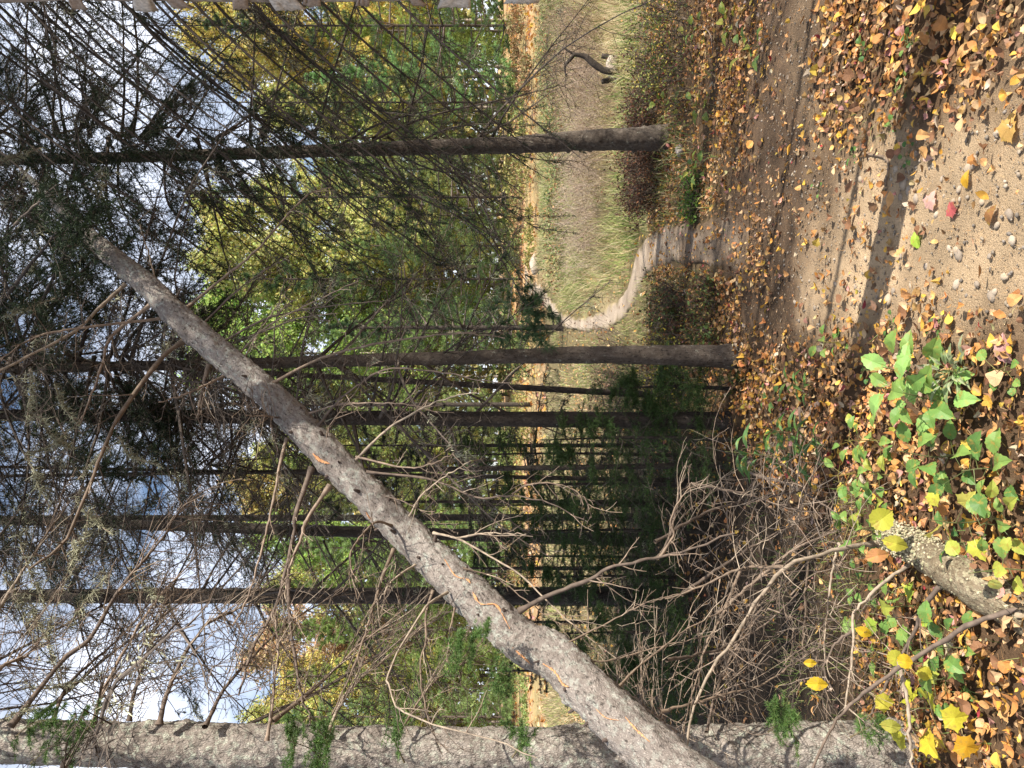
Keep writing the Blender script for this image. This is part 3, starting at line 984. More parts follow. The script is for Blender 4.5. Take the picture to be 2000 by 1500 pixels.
# drooping boughs on the near side of the right trunk, the last one ending in green pine tufts over the footpath
DR = 6.9
rt = [[(690, 290, DR), (790, 370, DR - 0.4), (890, 420, DR - 0.7), (985, 475, DR - 0.9)], [(640, 292, DR), (740, 340, DR - 0.3), (860, 380, DR - 0.4)], [(600, 292, DR), (660, 380, DR - 0.3), (760, 470, DR - 0.5)],
      [(520, 296, DR), (590, 390, DR - 0.2), (680, 470, DR - 0.4), (760, 505, DR - 0.5)], [(440, 298, DR), (510, 400, DR), (600, 480, DR - 0.3)], [(560, 296, DR), (640, 240, DR), (750, 180, DR)],
      [(650, 290, DR), (760, 235, DR), (900, 205, DR)], [(700, 288, DR), (830, 230, DR), (1000, 190, DR), (1090, 168, DR)], [(390, 300, DR), (430, 420, DR), (520, 520, DR)], [(340, 302, DR), (380, 410, DR), (470, 520, DR)],
      [(760, 290, DR), (840, 330, DR - 0.4), (950, 345, DR - 0.4)], [(800, 288, DR), (880, 250, DR), (990, 240, DR)]]
traced(T_RIGHT, rt, 0.012, 0.003, 26, 0.5, pal=TWD, m3=4, droop=-0.3)
for q in [[(60, 312, 7.2), (40, 380, 6.6), (90, 470, 6.0), (190, 560, 5.6)], [(150, 310, 7.2), (130, 400, 6.5), (190, 500, 5.9)], [(0, 312, 7.2), (-60, 400, 6.2), (-20, 520, 5.2), (80, 620, 4.7)], [(230, 308, 7.2), (240, 400, 6.6), (330, 480, 6.2)], [(-80, 314, 7.2), (-120, 420, 6.0), (-60, 560, 4.9)], [(60, 312, 7.2), (40, 240, 6.7), (100, 150, 6.2)], [(160, 310, 7.2), (150, 230, 6.8), (220, 140, 6.4)],
          [(-50, 720, 5.2), (0, 600, 4.6), (90, 480, 4.0), (150, 420, 3.7)], [(50, 718, 5.2), (80, 600, 4.5), (130, 490, 3.9), (190, 400, 3.7)], [(-120, 722, 5.2), (-60, 560, 4.4), (30, 440, 3.9), (110, 360, 3.7)],
          [(60, 717, 5.2), (90, 620, 5.0), (170, 520, 4.9), (250, 470, 4.8)], [(150, 716, 5.2), (180, 620, 5.1), (260, 540, 5.0), (340, 500, 4.9)], [(230, 715, 5.2), (270, 640, 5.2), (350, 580, 5.1), (430, 560, 5.0)], [(-40, 719, 5.2), (10, 640, 5.3), (70, 560, 5.4), (170, 500, 5.5)], [(310, 712, 5.2), (350, 640, 5.3), (440, 590, 5.3)],
          [(20, 718, 5.2), (60, 800, 5.0), (140, 880, 4.8), (230, 930, 4.7)], [(120, 716, 5.2), (160, 800, 5.1), (240, 860, 5.0), (320, 900, 4.9)], [(220, 715, 5.2), (260, 790, 5.2), (340, 850, 5.2)],
          [(420, 302, 7.2), (430, 320, 6.6), (520, 350, 6.1)], [(250, 307, 7.2), (240, 290, 6.5), (330, 270, 5.9)], [(330, 304, 7.2), (340, 330, 6.5), (430, 330, 6.0)], [(160, 310, 7.2), (150, 320, 6.4), (250, 330, 5.8)], [(60, 312, 7.2), (50, 300, 6.3), (140, 290, 5.6)], [(500, 299, 7.2), (510, 280, 6.7), (590, 250, 6.3)],
          [(-40, 312, 7.2), (-60, 220, 6.4), (10, 110, 5.8)], [(280, 305, 7.2), (300, 230, 6.8), (380, 160, 6.5)], [(100, 311, 7.2), (60, 430, 6.2), (110, 530, 5.5), (200, 640, 5.0)], [(320, 304, 7.2), (330, 400, 6.8), (400, 460, 6.5)], [(0, 312, 7.2), (-10, 360, 6.4), (50, 420, 5.4), (130, 470, 4.9)], [(100, 311, 7.2), (90, 360, 6.4), (130, 430, 5.6), (200, 480, 5.2)]]:
    m, B, S2 = bough_mb([P(*p) for p in q], 0.014, 0.003, 34, 0.5, droop=-0.3, m3=4, pal=TWD)
    own = T_MID if q[0][1] > 600 else T_RIGHT
    m.obj('bough', M_TWIG, own, True)
    k = MB()
    needles_on(k, S2, 60, 0.03, 0.0045, SPRUCE)
    b3, d3, t3 = side(S2, 5, 0.1, 0.95, 50, -0.1, 0.3)
    needles_on(k, grow(b3, d3, np.full(len(b3), 0.09), 3, 0, 0.1), 22, 0.028, 0.0045, SPRUCE)
    k.obj('needles', M_NEEDLE, own)
PB = [P(*p) for p in [(880, 400, 6.3), (955, 472, 6.1), (1000, 545, 5.9), (1022, 590, 5.8), (1040, 605, 5.75)]]
m, B, S2 = bough_mb(PB, 0.008, 0.003, 22, 0.34, m3=0, pal=TWD, t0=0.35, droop=-0.1)
m.obj('branch', M_TWIG, T_RIGHT, True)
k = MB()
ends = np.concatenate([S2[:, -1], S2[:, 3], B[0, 14::3]])
dirs = np.concatenate([unit(S2[:, -1] - S2[:, -2]), unit(S2[:, 3] - S2[:, 2]), np.tile(unit(PB[-1] - PB[-2]), (len(B[0, 14::3]), 1))])
tufts(k, ends, dirs, 34, 0.10, 0.0042, PINED * 1.15)
tufts(k, S2[:, 5], unit(S2[:, 5] - S2[:, 4]), 26, 0.09, 0.0042, PINED * 1.15)
k.obj('needles', M_NEEDLE, T_RIGHT)
PB2 = [P(*p) for p in [(850, 700, 5.2), (930, 650, 5.0), (1000, 640, 4.9), (1060, 665, 4.9)]]
m, B, S2 = bough_mb(PB2, 0.007, 0.0025, 18, 0.26, m3=0, pal=TWD, t0=0.3, droop=-0.1)
m.obj('branch', M_TWIG, T_MID, True)
k = MB()
for q_ in (6, 4, 3):
    tufts(k, S2[:, q_], unit(S2[:, q_] - S2[:, q_ - 1]), 28, 0.085, 0.004, PINED * 1.1)
k.obj('needles', M_NEEDLE, T_MID)

# ------------------------------------------------------------------ the leaning dead spruce
LP = [(1255, 1450, 2.4), (1090, 1290, 2.78), (1000, 1236, 2.92), (790, 1038, 3.25), (595, 840, 3.48), (525, 770, 3.56), (434, 693, 3.66), (350, 620, 3.76), (280, 550, 3.87), (210, 493, 4.0), (165, 452, 4.25), (120, 410, 4.7), (40, 330, 5.3)]
LPTS = [P(*p) for p in LP]
e0 = LPTS[0] + (LPTS[0] - LPTS[2]) * 1.35
foot = np.array([-2.15, 1.95, float(h(-2.15, 1.95)) - 0.05])
LEAN = thing('fallen_tree', 'long grey dead spruce leaning from lower left to upper right, bark split to orange wood', 'fallen tree', foot)
LR = [0.092, 0.086, 0.080, 0.08, 0.078, 0.074, 0.070, 0.067, 0.065, 0.062, 0.056, 0.049, 0.040, 0.030, 0.012]
trunk_mb([foot, e0] + LPTS, LR, 90, 0.0065, 0.05, 0.0, knots=90, plates=0.05).obj('trunk', M_BARK_LEAN, LEAN, True)
LALL = resample([foot, e0] + LPTS, 400)
LRAD = np.interp(np.linspace(0, 1, 400), np.linspace(0, 1, len(LR)), LR)

def on_lean(px, py):
    """point on the visible face of the leaning trunk seen at (px, py): (surface point, outward normal, axis)"""
    q = np.stack([1000 - (LALL[:, 2] - CAMZ) / LALL[:, 1] * F, 750 - LALL[:, 0] / LALL[:, 1] * F], 1)
    i = int(np.argmin((q[:, 0] - px) ** 2 + (q[:, 1] - py) ** 2))
    ax = unit(LALL[min(i + 2, 399)] - LALL[max(i - 2, 0)])
    ray = unit(P(px, py, 1.0) - np.array([0, 0, CAMZ]))
    o = np.array([0, 0, CAMZ]) - LALL[i]
    dr = ray - ax * ray.dot(ax)
    do = o - ax * o.dot(ax)
    A, Bq, Cq = dr.dot(dr), 2 * dr.dot(do), do.dot(do) - (LRAD[i] * 1.0) ** 2
    disc = Bq * Bq - 4 * A * Cq
    t = (-Bq - math.sqrt(max(disc, 0))) / (2 * A)
    p = np.array([0, 0, CAMZ]) + ray * t
    rel = p - LALL[i]
    nrm = unit(rel - ax * rel.dot(ax))
    return LALL[i] + ax * rel.dot(ax) + nrm * LRAD[i], nrm, ax

def split_strip(line, w):
    """ragged strip of bare wood in a bark split"""
    m = MB()
    pts = resample([list(a) + [0] for a in line], 46)[:, :2]
    L_, R_ = [], []
    for k, (px, py) in enumerate(pts):
        p, n, ax = on_lean(px, py)
        t = k / 45
        ww = 0.7 * w * (0.25 + 0.75 * math.sin(math.pi * min(max(t, 0.03), 0.97))) * rng.uniform(0.2, 1.5)
        s_ = unit(np.cross(n, ax))
        L_.append(p + n * 0.0030 + s_ * ww)
        R_.append(p + n * 0.0030 - s_ * ww * rng.uniform(0.4, 1))
    V = np.concatenate([L_, R_])
    Q = [(i, i + 1, 47 + i, 46 + i) for i in range(45)]
    m.add(V, np.array(Q), (0.50, 0.25, 0.115))
    o = m.obj('bark_split', M_WOOD, LEAN)
    s_ = o.modifiers.new('thick', 'SOLIDIFY')
    s_.thickness = 0.004
    s_.offset = 0
    o['label'] = 'strip of bare orange wood where the bark has split'
for line, w in [([(868, 1093), (890, 1125), (915, 1135), (925, 1160), (940, 1180), (968, 1182), (985, 1208), (996, 1228)], 0.006), ([(1000, 1262), (1020, 1280), (1045, 1302)], 0.006), ([(1062, 1296), (1085, 1312), (1100, 1335), (1112, 1342)], 0.0055),
                ([(612, 885), (625, 897), (645, 906)], 0.013), ([(1165, 1385), (1185, 1402), (1210, 1408)], 0.0025), ([(1222, 1402), (1245, 1428), (1270, 1450)], 0.004), ([(716, 1000), (722, 1010), (730, 1018)], 0.0035)]:
    split_strip(line, w)

for px, py in [(912, 1116), (1055, 1291), (1104, 1346), (1119, 1387), (726, 1045), (866, 1103), (664, 906), (546, 815), (630, 850), (760, 975), (1030, 1255), (1185, 1445), (700, 960), (480, 735), (985, 1195), (935, 1200), (590, 800), (850, 1055), (1150, 1410), (570, 845), (640, 930), (770, 1040), (820, 1090)]:
    p, n, ax = on_lean(px, py)                            # broken stubs of dead branches
    m = MB()
    ln = rng.uniform(0.006, 0.028)
    dd = unit(n + 0.5 * ax + 0.3 * rng.normal(size=3))
    q = np.stack([p - n * 0.006, p + dd * ln * 0.5, p + dd * ln])[None]
    rr = rng.uniform(0.004, 0.008)
    V, Q = tubes(q, np.array([[rr * 1.25, rr, rr * 0.6]]), 8)
    m.add(V, [Q, np.array([[16, 17, 18, 19], [16, 19, 20, 23], [20, 21, 22, 23]])], (0.075, 0.055, 0.045))
    m.obj('branch_stub', M_TWIG, LEAN)

up_left = [
    ([(245, 555, 3.9), (190, 605, 3.8), (140, 651, 3.7), (0, 724, 3.5), (-90, 770, 3.4)], 0.010), ([(294, 595, 3.85), (217, 658, 3.8), (199, 714, 3.75), (171, 791, 3.7), (155, 830, 3.65)], 0.009),
    ([(325, 621, 3.8), (164, 640, 3.6), (70, 658, 3.5), (0, 703, 3.4)], 0.007), ([(360, 665, 3.75), (315, 700, 3.65), (245, 794, 3.5), (210, 857, 3.4), (185, 920, 3.3), (133, 1048, 3.2), (60, 1110, 3.1)], 0.0125),
    ([(437, 735, 3.65), (378, 763, 3.5), (311, 787, 3.4)], 0.007), ([(408, 710, 3.7), (395, 763, 3.7), (387, 819, 3.7)], 0.012), ([(560, 857, 3.5), (546, 910, 3.4), (535, 975, 3.35), (518, 1045, 3.3), (490, 1150, 3.2), (455, 1220, 3.2)], 0.008),
    ([(609, 913, 3.4), (577, 1008, 3.3), (574, 1045, 3.3), (539, 1185, 3.2), (490, 1272, 3.1), (465, 1360, 3.0)], 0.011), ([(644, 948, 3.35), (602, 1011, 3.25), (590, 1045, 3.2), (565, 1110, 3.15), (556, 1160, 3.1)], 0.010),
    ([(563, 1132, 3.1), (567, 1220, 3.0), (588, 1353, 2.9), (609, 1412, 2.85)], 0.008), ([(769, 1073, 3.2), (748, 1125, 3.1), (727, 1192, 3.0), (699, 1280, 2.9), (650, 1395, 2.8)], 0.008),
    ([(765, 1027, 3.2), (737, 1019, 3.1), (713, 1038, 3.05), (688, 1073, 3.0), (685, 1115, 3.0), (699, 1167, 3.0)], 0.006), ([(846, 1153, 3.05), (832, 1199, 3.0), (832, 1255, 2.9), (821, 1290, 2.85), (825, 1353, 2.8), (839, 1409, 2.75), (863, 1472, 2.7)], 0.0055),
    ([(874, 1157, 3.0), (839, 1178, 2.9), (821, 1202, 2.85), (783, 1262, 2.75), (758, 1318, 2.65), (762, 1346, 2.6), (783, 1388, 2.5), (860, 1416, 2.4), (965, 1447, 2.3), (1049, 1481, 2.25)], 0.0052),
    ([(888, 1188, 3.0), (877, 1248, 2.9), (874, 1300, 2.85)], 0.004), ([(811, 1103, 3.1), (769, 1132, 3.0), (734, 1178, 2.95)], 0.005), ([(533, 818, 3.5), (500, 800, 3.4), (458, 790, 3.35)], 0.004), ([(555, 820, 3.5), (520, 812, 3.4), (480, 812, 3.3)], 0.004)]
for pts, r in up_left:
    m, B, S2 = bough_mb([P(*p) for p in pts], r, r * 0.35, 13, 0.20, m3=3, droop=-0.1, pal=TW, t0=0.2)
    m.obj('branch', M_TWIG, LEAN, True)
low_right = [
    ([(308, 563, 3.85), (290, 497, 3.9), (270, 430, 4.0)], 0.006), ([(364, 602, 3.8), (437, 542, 3.75), (500, 490, 3.7), (595, 385, 3.7), (647, 367, 3.7)], 0.009), ([(399, 630, 3.75), (472, 560, 3.7), (567, 497, 3.6)], 0.006),
    ([(465, 693, 3.65), (518, 640, 3.6), (595, 598, 3.5), (700, 549, 3.4)], 0.006), ([(437, 667, 3.7), (518, 623, 3.6), (595, 605, 3.6), (700, 591, 3.5), (760, 588, 3.5)], 0.007), ([(476, 703, 3.65), (504, 651, 3.55), (556, 574, 3.4)], 0.005),
    ([(532, 749, 3.55), (595, 714, 3.5), (647, 693, 3.45), (720, 675, 3.4), (807, 661, 3.35), (895, 651, 3.3), (940, 653, 3.3), (986, 660, 3.3)], 0.0085), ([(595, 810, 3.5), (665, 789, 3.4), (720, 787, 3.35), (772, 789, 3.3), (825, 794, 3.3)], 0.006),
    ([(619, 836, 3.45), (651, 794, 3.4), (685, 763, 3.35), (755, 721, 3.25), (860, 728, 3.2), (930, 742, 3.15), (1000, 749, 3.1)], 0.007), ([(637, 857, 3.4), (648, 826, 3.4), (700, 756, 3.3), (730, 700, 3.3)], 0.004),
    ([(695, 898, 3.35), (755, 840, 3.3), (825, 798, 3.2), (877, 777, 3.15), (930, 766, 3.1)], 0.0075), ([(695, 892, 3.35), (790, 913, 3.25), (842, 906, 3.2), (888, 885, 3.2)], 0.0055),
    ([(716, 922, 3.3), (825, 933, 3.25), (874, 948, 3.2), (937, 973, 3.15), (1000, 968, 3.1), (1070, 983, 3.05), (1140, 1015, 3.0)], 0.007), ([(1000, 966, 3.1), (1028, 948, 3.1), (1070, 943, 3.05), (1115, 955, 3.05), (1143, 976, 3.0), (1154, 1011, 3.0)], 0.005),
    ([(800, 1008, 3.2), (825, 966, 3.15), (874, 927, 3.1), (920, 900, 3.1)], 0.0055), ([(846, 1041, 3.1), (892, 1052, 3.05), (958, 1087, 3.0), (1018, 1125, 2.95), (1070, 1175, 2.9), (1119, 1220, 2.85), (1210, 1290, 2.8)], 0.006),
    ([(892, 1052, 3.05), (930, 1044, 3.05), (965, 1041, 3.05), (1028, 1043, 3.0)], 0.006),
    ([(1014, 1194, 2.9), (1063, 1167, 2.88), (1105, 1150, 2.86), (1157, 1129, 2.84), (1192, 1108, 2.82), (1245, 1097, 2.8), (1290, 1087, 2.8), (1350, 1073, 2.78), (1436, 1040, 2.75)], 0.0115),
    ([(1290, 1087, 2.8), (1306, 1062, 2.8), (1316, 1042, 2.8), (1310, 1015, 2.8), (1325, 980, 2.8), (1345, 955, 2.8), (1352, 940, 2.8)], 0.006), ([(905, 1110, 3.0), (970, 1130, 3.0), (1050, 1190, 2.9), (1110, 1232, 2.85)], 0.004),
    ([(735, 965, 3.3), (800, 985, 3.2), (890, 1040, 3.1)], 0.004), ([(1100, 1260, 2.75), (1160, 1230, 2.8), (1260, 1180, 2.8), (1330, 1160, 2.8)], 0.005), ([(1130, 1290, 2.7), (1190, 1290, 2.75), (1300, 1260, 2.8), (1400, 1240, 2.85)], 0.005),
    ([(1200, 1350, 2.6), (1250, 1300, 2.7), (1340, 1230, 2.8), (1420, 1190, 2.9)], 0.006)]
for pts, r in low_right:
    m, B, S2 = bough_mb([P(*p) for p in pts], r * 0.85, r * 0.3, 9, 0.22, m3=3, droop=-0.15, pal=TW, t0=0.2)
    m.obj('branch', M_TWIG, LEAN, True)

# lichen beards on the upper branches of the leaning tree
def lichen_clump(root, px, py, d, s):
    m = MB()
    n = 170
    ax_ = unit(np.array([rng.normal(), 0.4 * rng.normal(), 0.6 * rng.normal()]))
    ctr = P(px, py, d)
    tw = resample([ctr - ax_ * s * 2.2, ctr + 0.02 * rng.normal(size=3), ctr + ax_ * s * 2.2], 12)
    add_tubes(m, tw[None], 0.003, 0.0015, 5, TW)
    k_ = np.clip(rng.normal(6, 3.0, n), 0, 11).astype(int)
    b_ = tw[k_] + rng.normal(0, 0.004, (n, 3))
    D_ = unit(rng.normal(size=(n, 3)) + [0.1, 0, -0.9])
    q = grow(b_, D_, s * rng.uniform(0.2, 0.9, n), 4, -0.1, 0.5)
    V, Q = tubes(q, np.tile(np.linspace(0.0016, 0.0007, 4), (n, 1)), 3)
    m.add(V, Q, np.repeat(LICH[rng.integers(0, 3, n)] * 0.8 * rng.uniform(0.7, 1.2, (n, 1)), 12, 0))
    m.obj('lichen_tuft', M_LICHEN, root)
for px, py, d, s in [(70, 1135, 3.3, 0.08), (130, 1120, 3.3, 0.06), (40, 1200, 3.3, 0.09), (75, 1215, 3.3, 0.06), (165, 1185, 3.3, 0.07), (160, 1040, 3.3, 0.05), (115, 850, 3.6, 0.06), (130, 790, 3.7, 0.05), (60, 600, 4.2, 0.07), (190, 900, 3.5, 0.05), (270, 880, 3.5, 0.05),
                      (95, 860, 3.6, 0.05), (110, 1270, 3.2, 0.07), (130, 1330, 3.1, 0.06), (40, 1395, 3.0, 0.05), (75, 940, 3.5, 0.07), (180, 1005, 3.4, 0.05), (60, 520, 4.3, 0.06), (25, 300, 4.6, 0.07), (120, 470, 4.3, 0.06), (55, 780, 3.6, 0.06), (280, 1140, 3.3, 0.05)]:
    lichen_clump(LEAN, px, py, d, s)

# boughs of the left trunk
lb = [([(252, 1409, 2.95), (262, 1353, 3.0), (280, 1297, 3.1), (297, 1248, 3.2), (315, 1192, 3.3)], 0.010), ([(311, 1416, 2.95), (322, 1367, 3.0), (343, 1314, 3.05), (371, 1262, 3.15), (406, 1216, 3.2), (448, 1199, 3.3), (480, 1180, 3.4)], 0.012),
      ([(-60, 1420, 2.95), (0, 1307, 3.1), (52, 1280, 3.2), (105, 1220, 3.3)], 0.012), ([(20, 1420, 2.95), (122, 1290, 3.1), (175, 1248, 3.15), (224, 1164, 3.25), (266, 1111, 3.3), (315, 1055, 3.4), (340, 1013, 3.5), (390, 960, 3.6)], 0.012),
      ([(521, 1447, 2.85), (532, 1377, 2.9), (539, 1311, 2.95), (542, 1255, 3.0), (535, 1192, 3.1)], 0.008), ([(532, 1409, 2.95), (595, 1360, 3.1), (665, 1297, 3.2), (700, 1262, 3.3), (760, 1215, 3.4)], 0.012),
      ([(180, 1420, 2.95), (210, 1330, 3.1), (300, 1180, 3.4), (380, 1090, 3.6)], 0.010), ([(400, 1420, 2.95), (450, 1330, 3.2), (560, 1220, 3.5), (680, 1150, 3.7)], 0.010), ([(640, 1430, 2.95), (680, 1350, 3.1), (760, 1280, 3.3), (860, 1200, 3.5)], 0.009),
      ([(100, 1415, 2.95), (140, 1330, 3.2), (250, 1230, 3.6), (330, 1120, 3.8)], 0.010), ([(-150, 1420, 2.95), (-40, 1250, 3.2), (60, 1090, 3.4), (120, 1000, 3.6)], 0.012), ([(780, 1430, 2.95), (850, 1330, 3.2), (960, 1270, 3.4)], 0.007),
      ([(1320, 1430, 2.95), (1260, 1380, 2.9), (1200, 1330, 2.9)], 0.006), ([(1380, 1430, 2.95), (1400, 1350, 3.1), (1440, 1260, 3.3), (1480, 1180, 3.5)], 0.007)]
for pts, r in lb:
    m, B, S2 = bough_mb([P(*p) for p in pts], r * 0.85, r * 0.26, 34, 0.46, m3=5, droop=-0.3, pal=TW, t0=0.15)
    m.obj('branch', M_TWIG, LEFT, True)

FIRG = np.array([(0.075, 0.15, 0.035), (0.10, 0.19, 0.045), (0.055, 0.11, 0.03), (0.14, 0.21, 0.06)])
def fir_spray(root, pts, nb, l2, pal=FIRG, name='green_spray', nl=0.02):
    """flat spray of fir: main shoot, side shoots, comb-like needles"""
    m = MB()
    B = resample(pts, 10)[None]
    b2, d2, t2 = side(B, nb, 0.1, 0.98, 50, 0.0, 0.15)
    S2 = grow(b2, d2, l2 * (1.15 - 0.8 * t2) * rng.uniform(0.6, 1.2, len(t2)), 5, 0, 0.08)
    b3, d3, t3 = side(S2, 4, 0.2, 0.9, 48, 0, 0.15)
    S3 = grow(b3, d3, np.repeat(l2 * (1.15 - 0.8 * t2), 4) * 0.4 * rng.uniform(0.6, 1.2, len(t3)), 3, 0, 0.08)
    add_tubes(m, B, 0.003, 0.0012, 4, [(0.14, 0.11, 0.06)])
    add_tubes(m, S2, 0.0012, 0.0007, 3, [(0.14, 0.13, 0.06)])
    needles_on(m, S2, 46, nl, 0.0022, pal, fwd=0.55)
    needles_on(m, S3, 22, nl * 0.9, 0.0022, pal, fwd=0.55)
    return m.obj(name, M_NEEDLE, root)
for q in [[(560, 1510, 2.8), (575, 1460, 2.7), (560, 1415, 2.65)], [(640, 1500, 2.8), (610, 1465, 2.65), (560, 1445, 2.6)], [(620, 1510, 2.7), (640, 1460, 2.6), (620, 1420, 2.6)], [(60, 1490, 2.8), (110, 1450, 2.7), (165, 1400, 2.6)], [(130, 1500, 2.8), (150, 1455, 2.7), (200, 1380, 2.65)],
          [(905, 1300, 2.8), (915, 1270, 2.75), (950, 1225, 2.7)], [(900, 1320, 2.8), (890, 1280, 2.75), (900, 1245, 2.7)], [(1500, 1430, 2.8), (1520, 1415, 2.75), (1512, 1397, 2.7)], [(1560, 1450, 2.75), (1540, 1420, 2.7), (1545, 1398, 2.7)], [(790, 1490, 2.7), (770, 1440, 2.7), (785, 1400, 2.65)],
          [(1000, 1480, 2.7), (1020, 1445, 2.7), (990, 1420, 2.7)], [(1660, 1440, 2.7), (1690, 1425, 2.7), (1720, 1410, 2.7)], [(30, 1440, 2.8), (60, 1415, 2.75), (110, 1400, 2.7)], [(940, 1345, 2.75), (960, 1330, 2.7), (985, 1335, 2.7)]]:
    fir_spray(LEFT, [P(*a) for a in q], 14, 0.11)

SHADERS = []  # unseen spruces added beyond the right edge to shade dirt, thicket and hollow
for x_, y_, v, rt_, sc_, lb_, zo_ in [(4.3, 4.5, 1, 0.4, 1.0, 'spruce added for shade just out of view to the right, next to the drooping one', 0), (5.4, 2.9, 3, 2.0, 1.0, 'spruce added out of view to the right to shade the trodden dirt', 0), (7.4, 3.6, 0, 3.1, 1.1, 'spruce added farther out of view to the right to shade the thicket', 0), (3.15, 2.0, 0, 1.3, 0.8, 'high crowned spruce added out of view to the right to shade the brush pile', 2.9), (4.7, 2.1, 1, 2.2, 0.85, 'second high crowned spruce added out of view to the right to shade the brush pile', 2.9)]:
    b = np.array([x_, y_, float(h(x_, y_))])
    t_ = standing(lb_, b, [b + [0, 0, 5], b + [0.1, 0, 11.5]], [0.022, 0.02, 0.01], SPR[v], rt_, sc_, step=0.15, S=14, zoff=zo_)
    if zo_ or x_ == 5.4:
        SHADERS.append(t_)

# ------------------------------------------------------------------ more spruces filling the wood (each with its own trunk)
GS = 'bare twigged spruces of the wood'
mid = [(1290, 1320, 0, 'left'), (1240, 1120, 1, ''), (1250, 880, 2, ''), (1215, 1400, 3, ''), (1190, 960, 0, ''), (1180, 1230, 1, ''), (1160, 700, 2, ''), (1170, 420, 3, '')]
lbl = ['bare twigged spruce between the left edge trunk and the broad dark brown trunk', 'dark spruce half hidden behind the black trunk in the shaded thicket', 'slender spruce behind the dark poles left of the footpath', 'spruce standing far back just right of the pale left edge trunk',
       'spruce among the poles at the back of the shaded thicket', 'slender dark spruce beyond the broad dark brown trunk', 'spruce at the bend of the footpath behind the slim brown trunk', 'dark spruce standing back in the dry brush between the two main trunks']
for (px, py, v, _), lb_ in []:
    b = G(px, py)
    H_ = 11.0
    standing(lb_, b, [b + [0.05, 0, 5], b + [0.1, 0.1, H_]], [0.04, 0.032, 0.01], SPR[v], rng.uniform(0, 6), rng.uniform(0.9, 1.1), S=14, mat=M_BARK_DARK, step=0.1)

# white pines in the middle distance and tall ones whose tops cross the sky
for px, py, v, sc, lb_ in [(1020, 385, 0, 0.95, 'dark green pine at the back of the clearing left of the right trunk'), (1024, 50, 0, 0.9, 'dark green pine at the back of the clearing behind the birch edge'), (1019, 545, 0, 0.85, 'dark green pine above the far bend of the footpath'), (1021, 200, 0, 0.8, 'dark green pine at the back of the clearing right of the right trunk'),
                           (1100, 640, 1, 0.9, 'young green pine beside the far bend of the footpath')]:
    b = G(px, py)
    k_ = 1.0 if px > 1060 else 1.75
    H_ = (13 if v == 0 else 6.5) * sc * k_
    standing(lb_, b, [b + [0, 0, H_ * 0.5], b + [0, 0, H_]], [0.08 * sc, 0.06 * sc, 0.02], PINE_NEAR[v], rng.uniform(0, 6), sc * k_, S=14, mat=M_BARK_DARK, name='pine_tree', step=0.15, tint=(1.5, 1.5, 1.3) if px < 1060 else (1, 1, 1), zoff=-2.4 * k_ * sc if v == 0 else 0)

LOWC = [spruce_crown(4.2, 0.3, 46, 1.3, 0.2, 41, m2=16, m3=4, droop=0.35, nn=(26, 14)), spruce_crown(3.6, 0.25, 44, 1.1, 0.1, 42, m2=16, m3=4, droop=0.3, nn=(26, 14))]
for k_, t_ in enumerate(SHADERS):                       # extra dense crowns, added to block more sun
    attach(t_, LOWC[k_ % 2], 1.0 + k_, 1.15, zoff=4.3)
    attach(t_, LOWC[(k_ + 1) % 2], 2.0 + k_, 1.0, zoff=6.2)
for px, py, v, sc, lb_ in [(1345, 980, 0, 0.75, 'young spruce with dark needles behind the faint thin poles'), (1335, 1110, 1, 0.6, 'young spruce filling the shade under the middle of the leaning trunk'), (1345, 1215, 0, 0.42, 'young spruce left of the broad dark trunk, close to the ground'), (1300, 870, 1, 0.85, 'young spruce between the dark trunk and the faint thin pole'), (1350, 1310, 1, 0.45, 'young spruce in the hollow nearest the left edge trunk'), (1290, 1180, 0, 0.5, 'young spruce in deep shade right of the broad dark trunk')]:
    b = G(px, py)
    standing(lb_, b, [b + [0, 0, 2 * sc], b + [0, 0, 4 * sc]], [0.025, 0.018, 0.006], LOWC[v], rng.uniform(0, 6), sc, S=10, mat=M_BARK_DARK, name='young_spruce')

# saplings of fir in the dark thicket
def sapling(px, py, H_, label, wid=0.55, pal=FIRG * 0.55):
    b = G(px, py)
    t = thing('fir_sapling', label, 'sapling', b, None)
    trunk_mb([b - [0, 0, 0.05], b + [0.02, 0, H_ * 0.5], b + [0, 0.02, H_]], [0.016, 0.011, 0.003], 8, 0.1, 0.03).obj('trunk', M_BARK_DARK, t, True)
    m = MB()
    n = 30
    z = np.linspace(0.12, 0.95, n) * H_
    az = rng.uniform(0, 6.28, n)
    L = wid * (1.05 - z / H_) * rng.uniform(0.7, 1.15, n) + 0.06
    D = np.stack([np.cos(az), np.sin(az), rng.normal(0.15, 0.25, n)], -1)
    B = grow(b + np.stack([0 * z, 0 * z, z], -1), D, L, 6, -0.03, 0.12)
    b2, d2, t2 = side(B, 12, 0.12, 0.98, 50, 0, 0.4)
    S2 = grow(b2, d2, np.repeat(L, 12) * 0.34 * (1.2 - 0.8 * t2), 4, 0, 0.08)
    add_tubes(m, B, 0.004, 0.0015, 4, TWD)
    add_tubes(m, S2, 0.0016, 0.0008, 3, TWD)
    needles_on(m, B, 50, 0.026, 0.0035, pal, 0.5)
    needles_on(m, S2, 26, 0.024, 0.0035, pal, 0.5)
    b3, d3, t3 = side(S2, 3, 0.2, 0.9, 48, 0, 0.12)
    S3 = grow(b3, d3, np.full(len(b3), 0.07), 3, 0, 0.08)
    needles_on(m, S3, 14, 0.022, 0.0035, pal, 0.5)
    m.obj('foliage', M_NEEDLE, t)
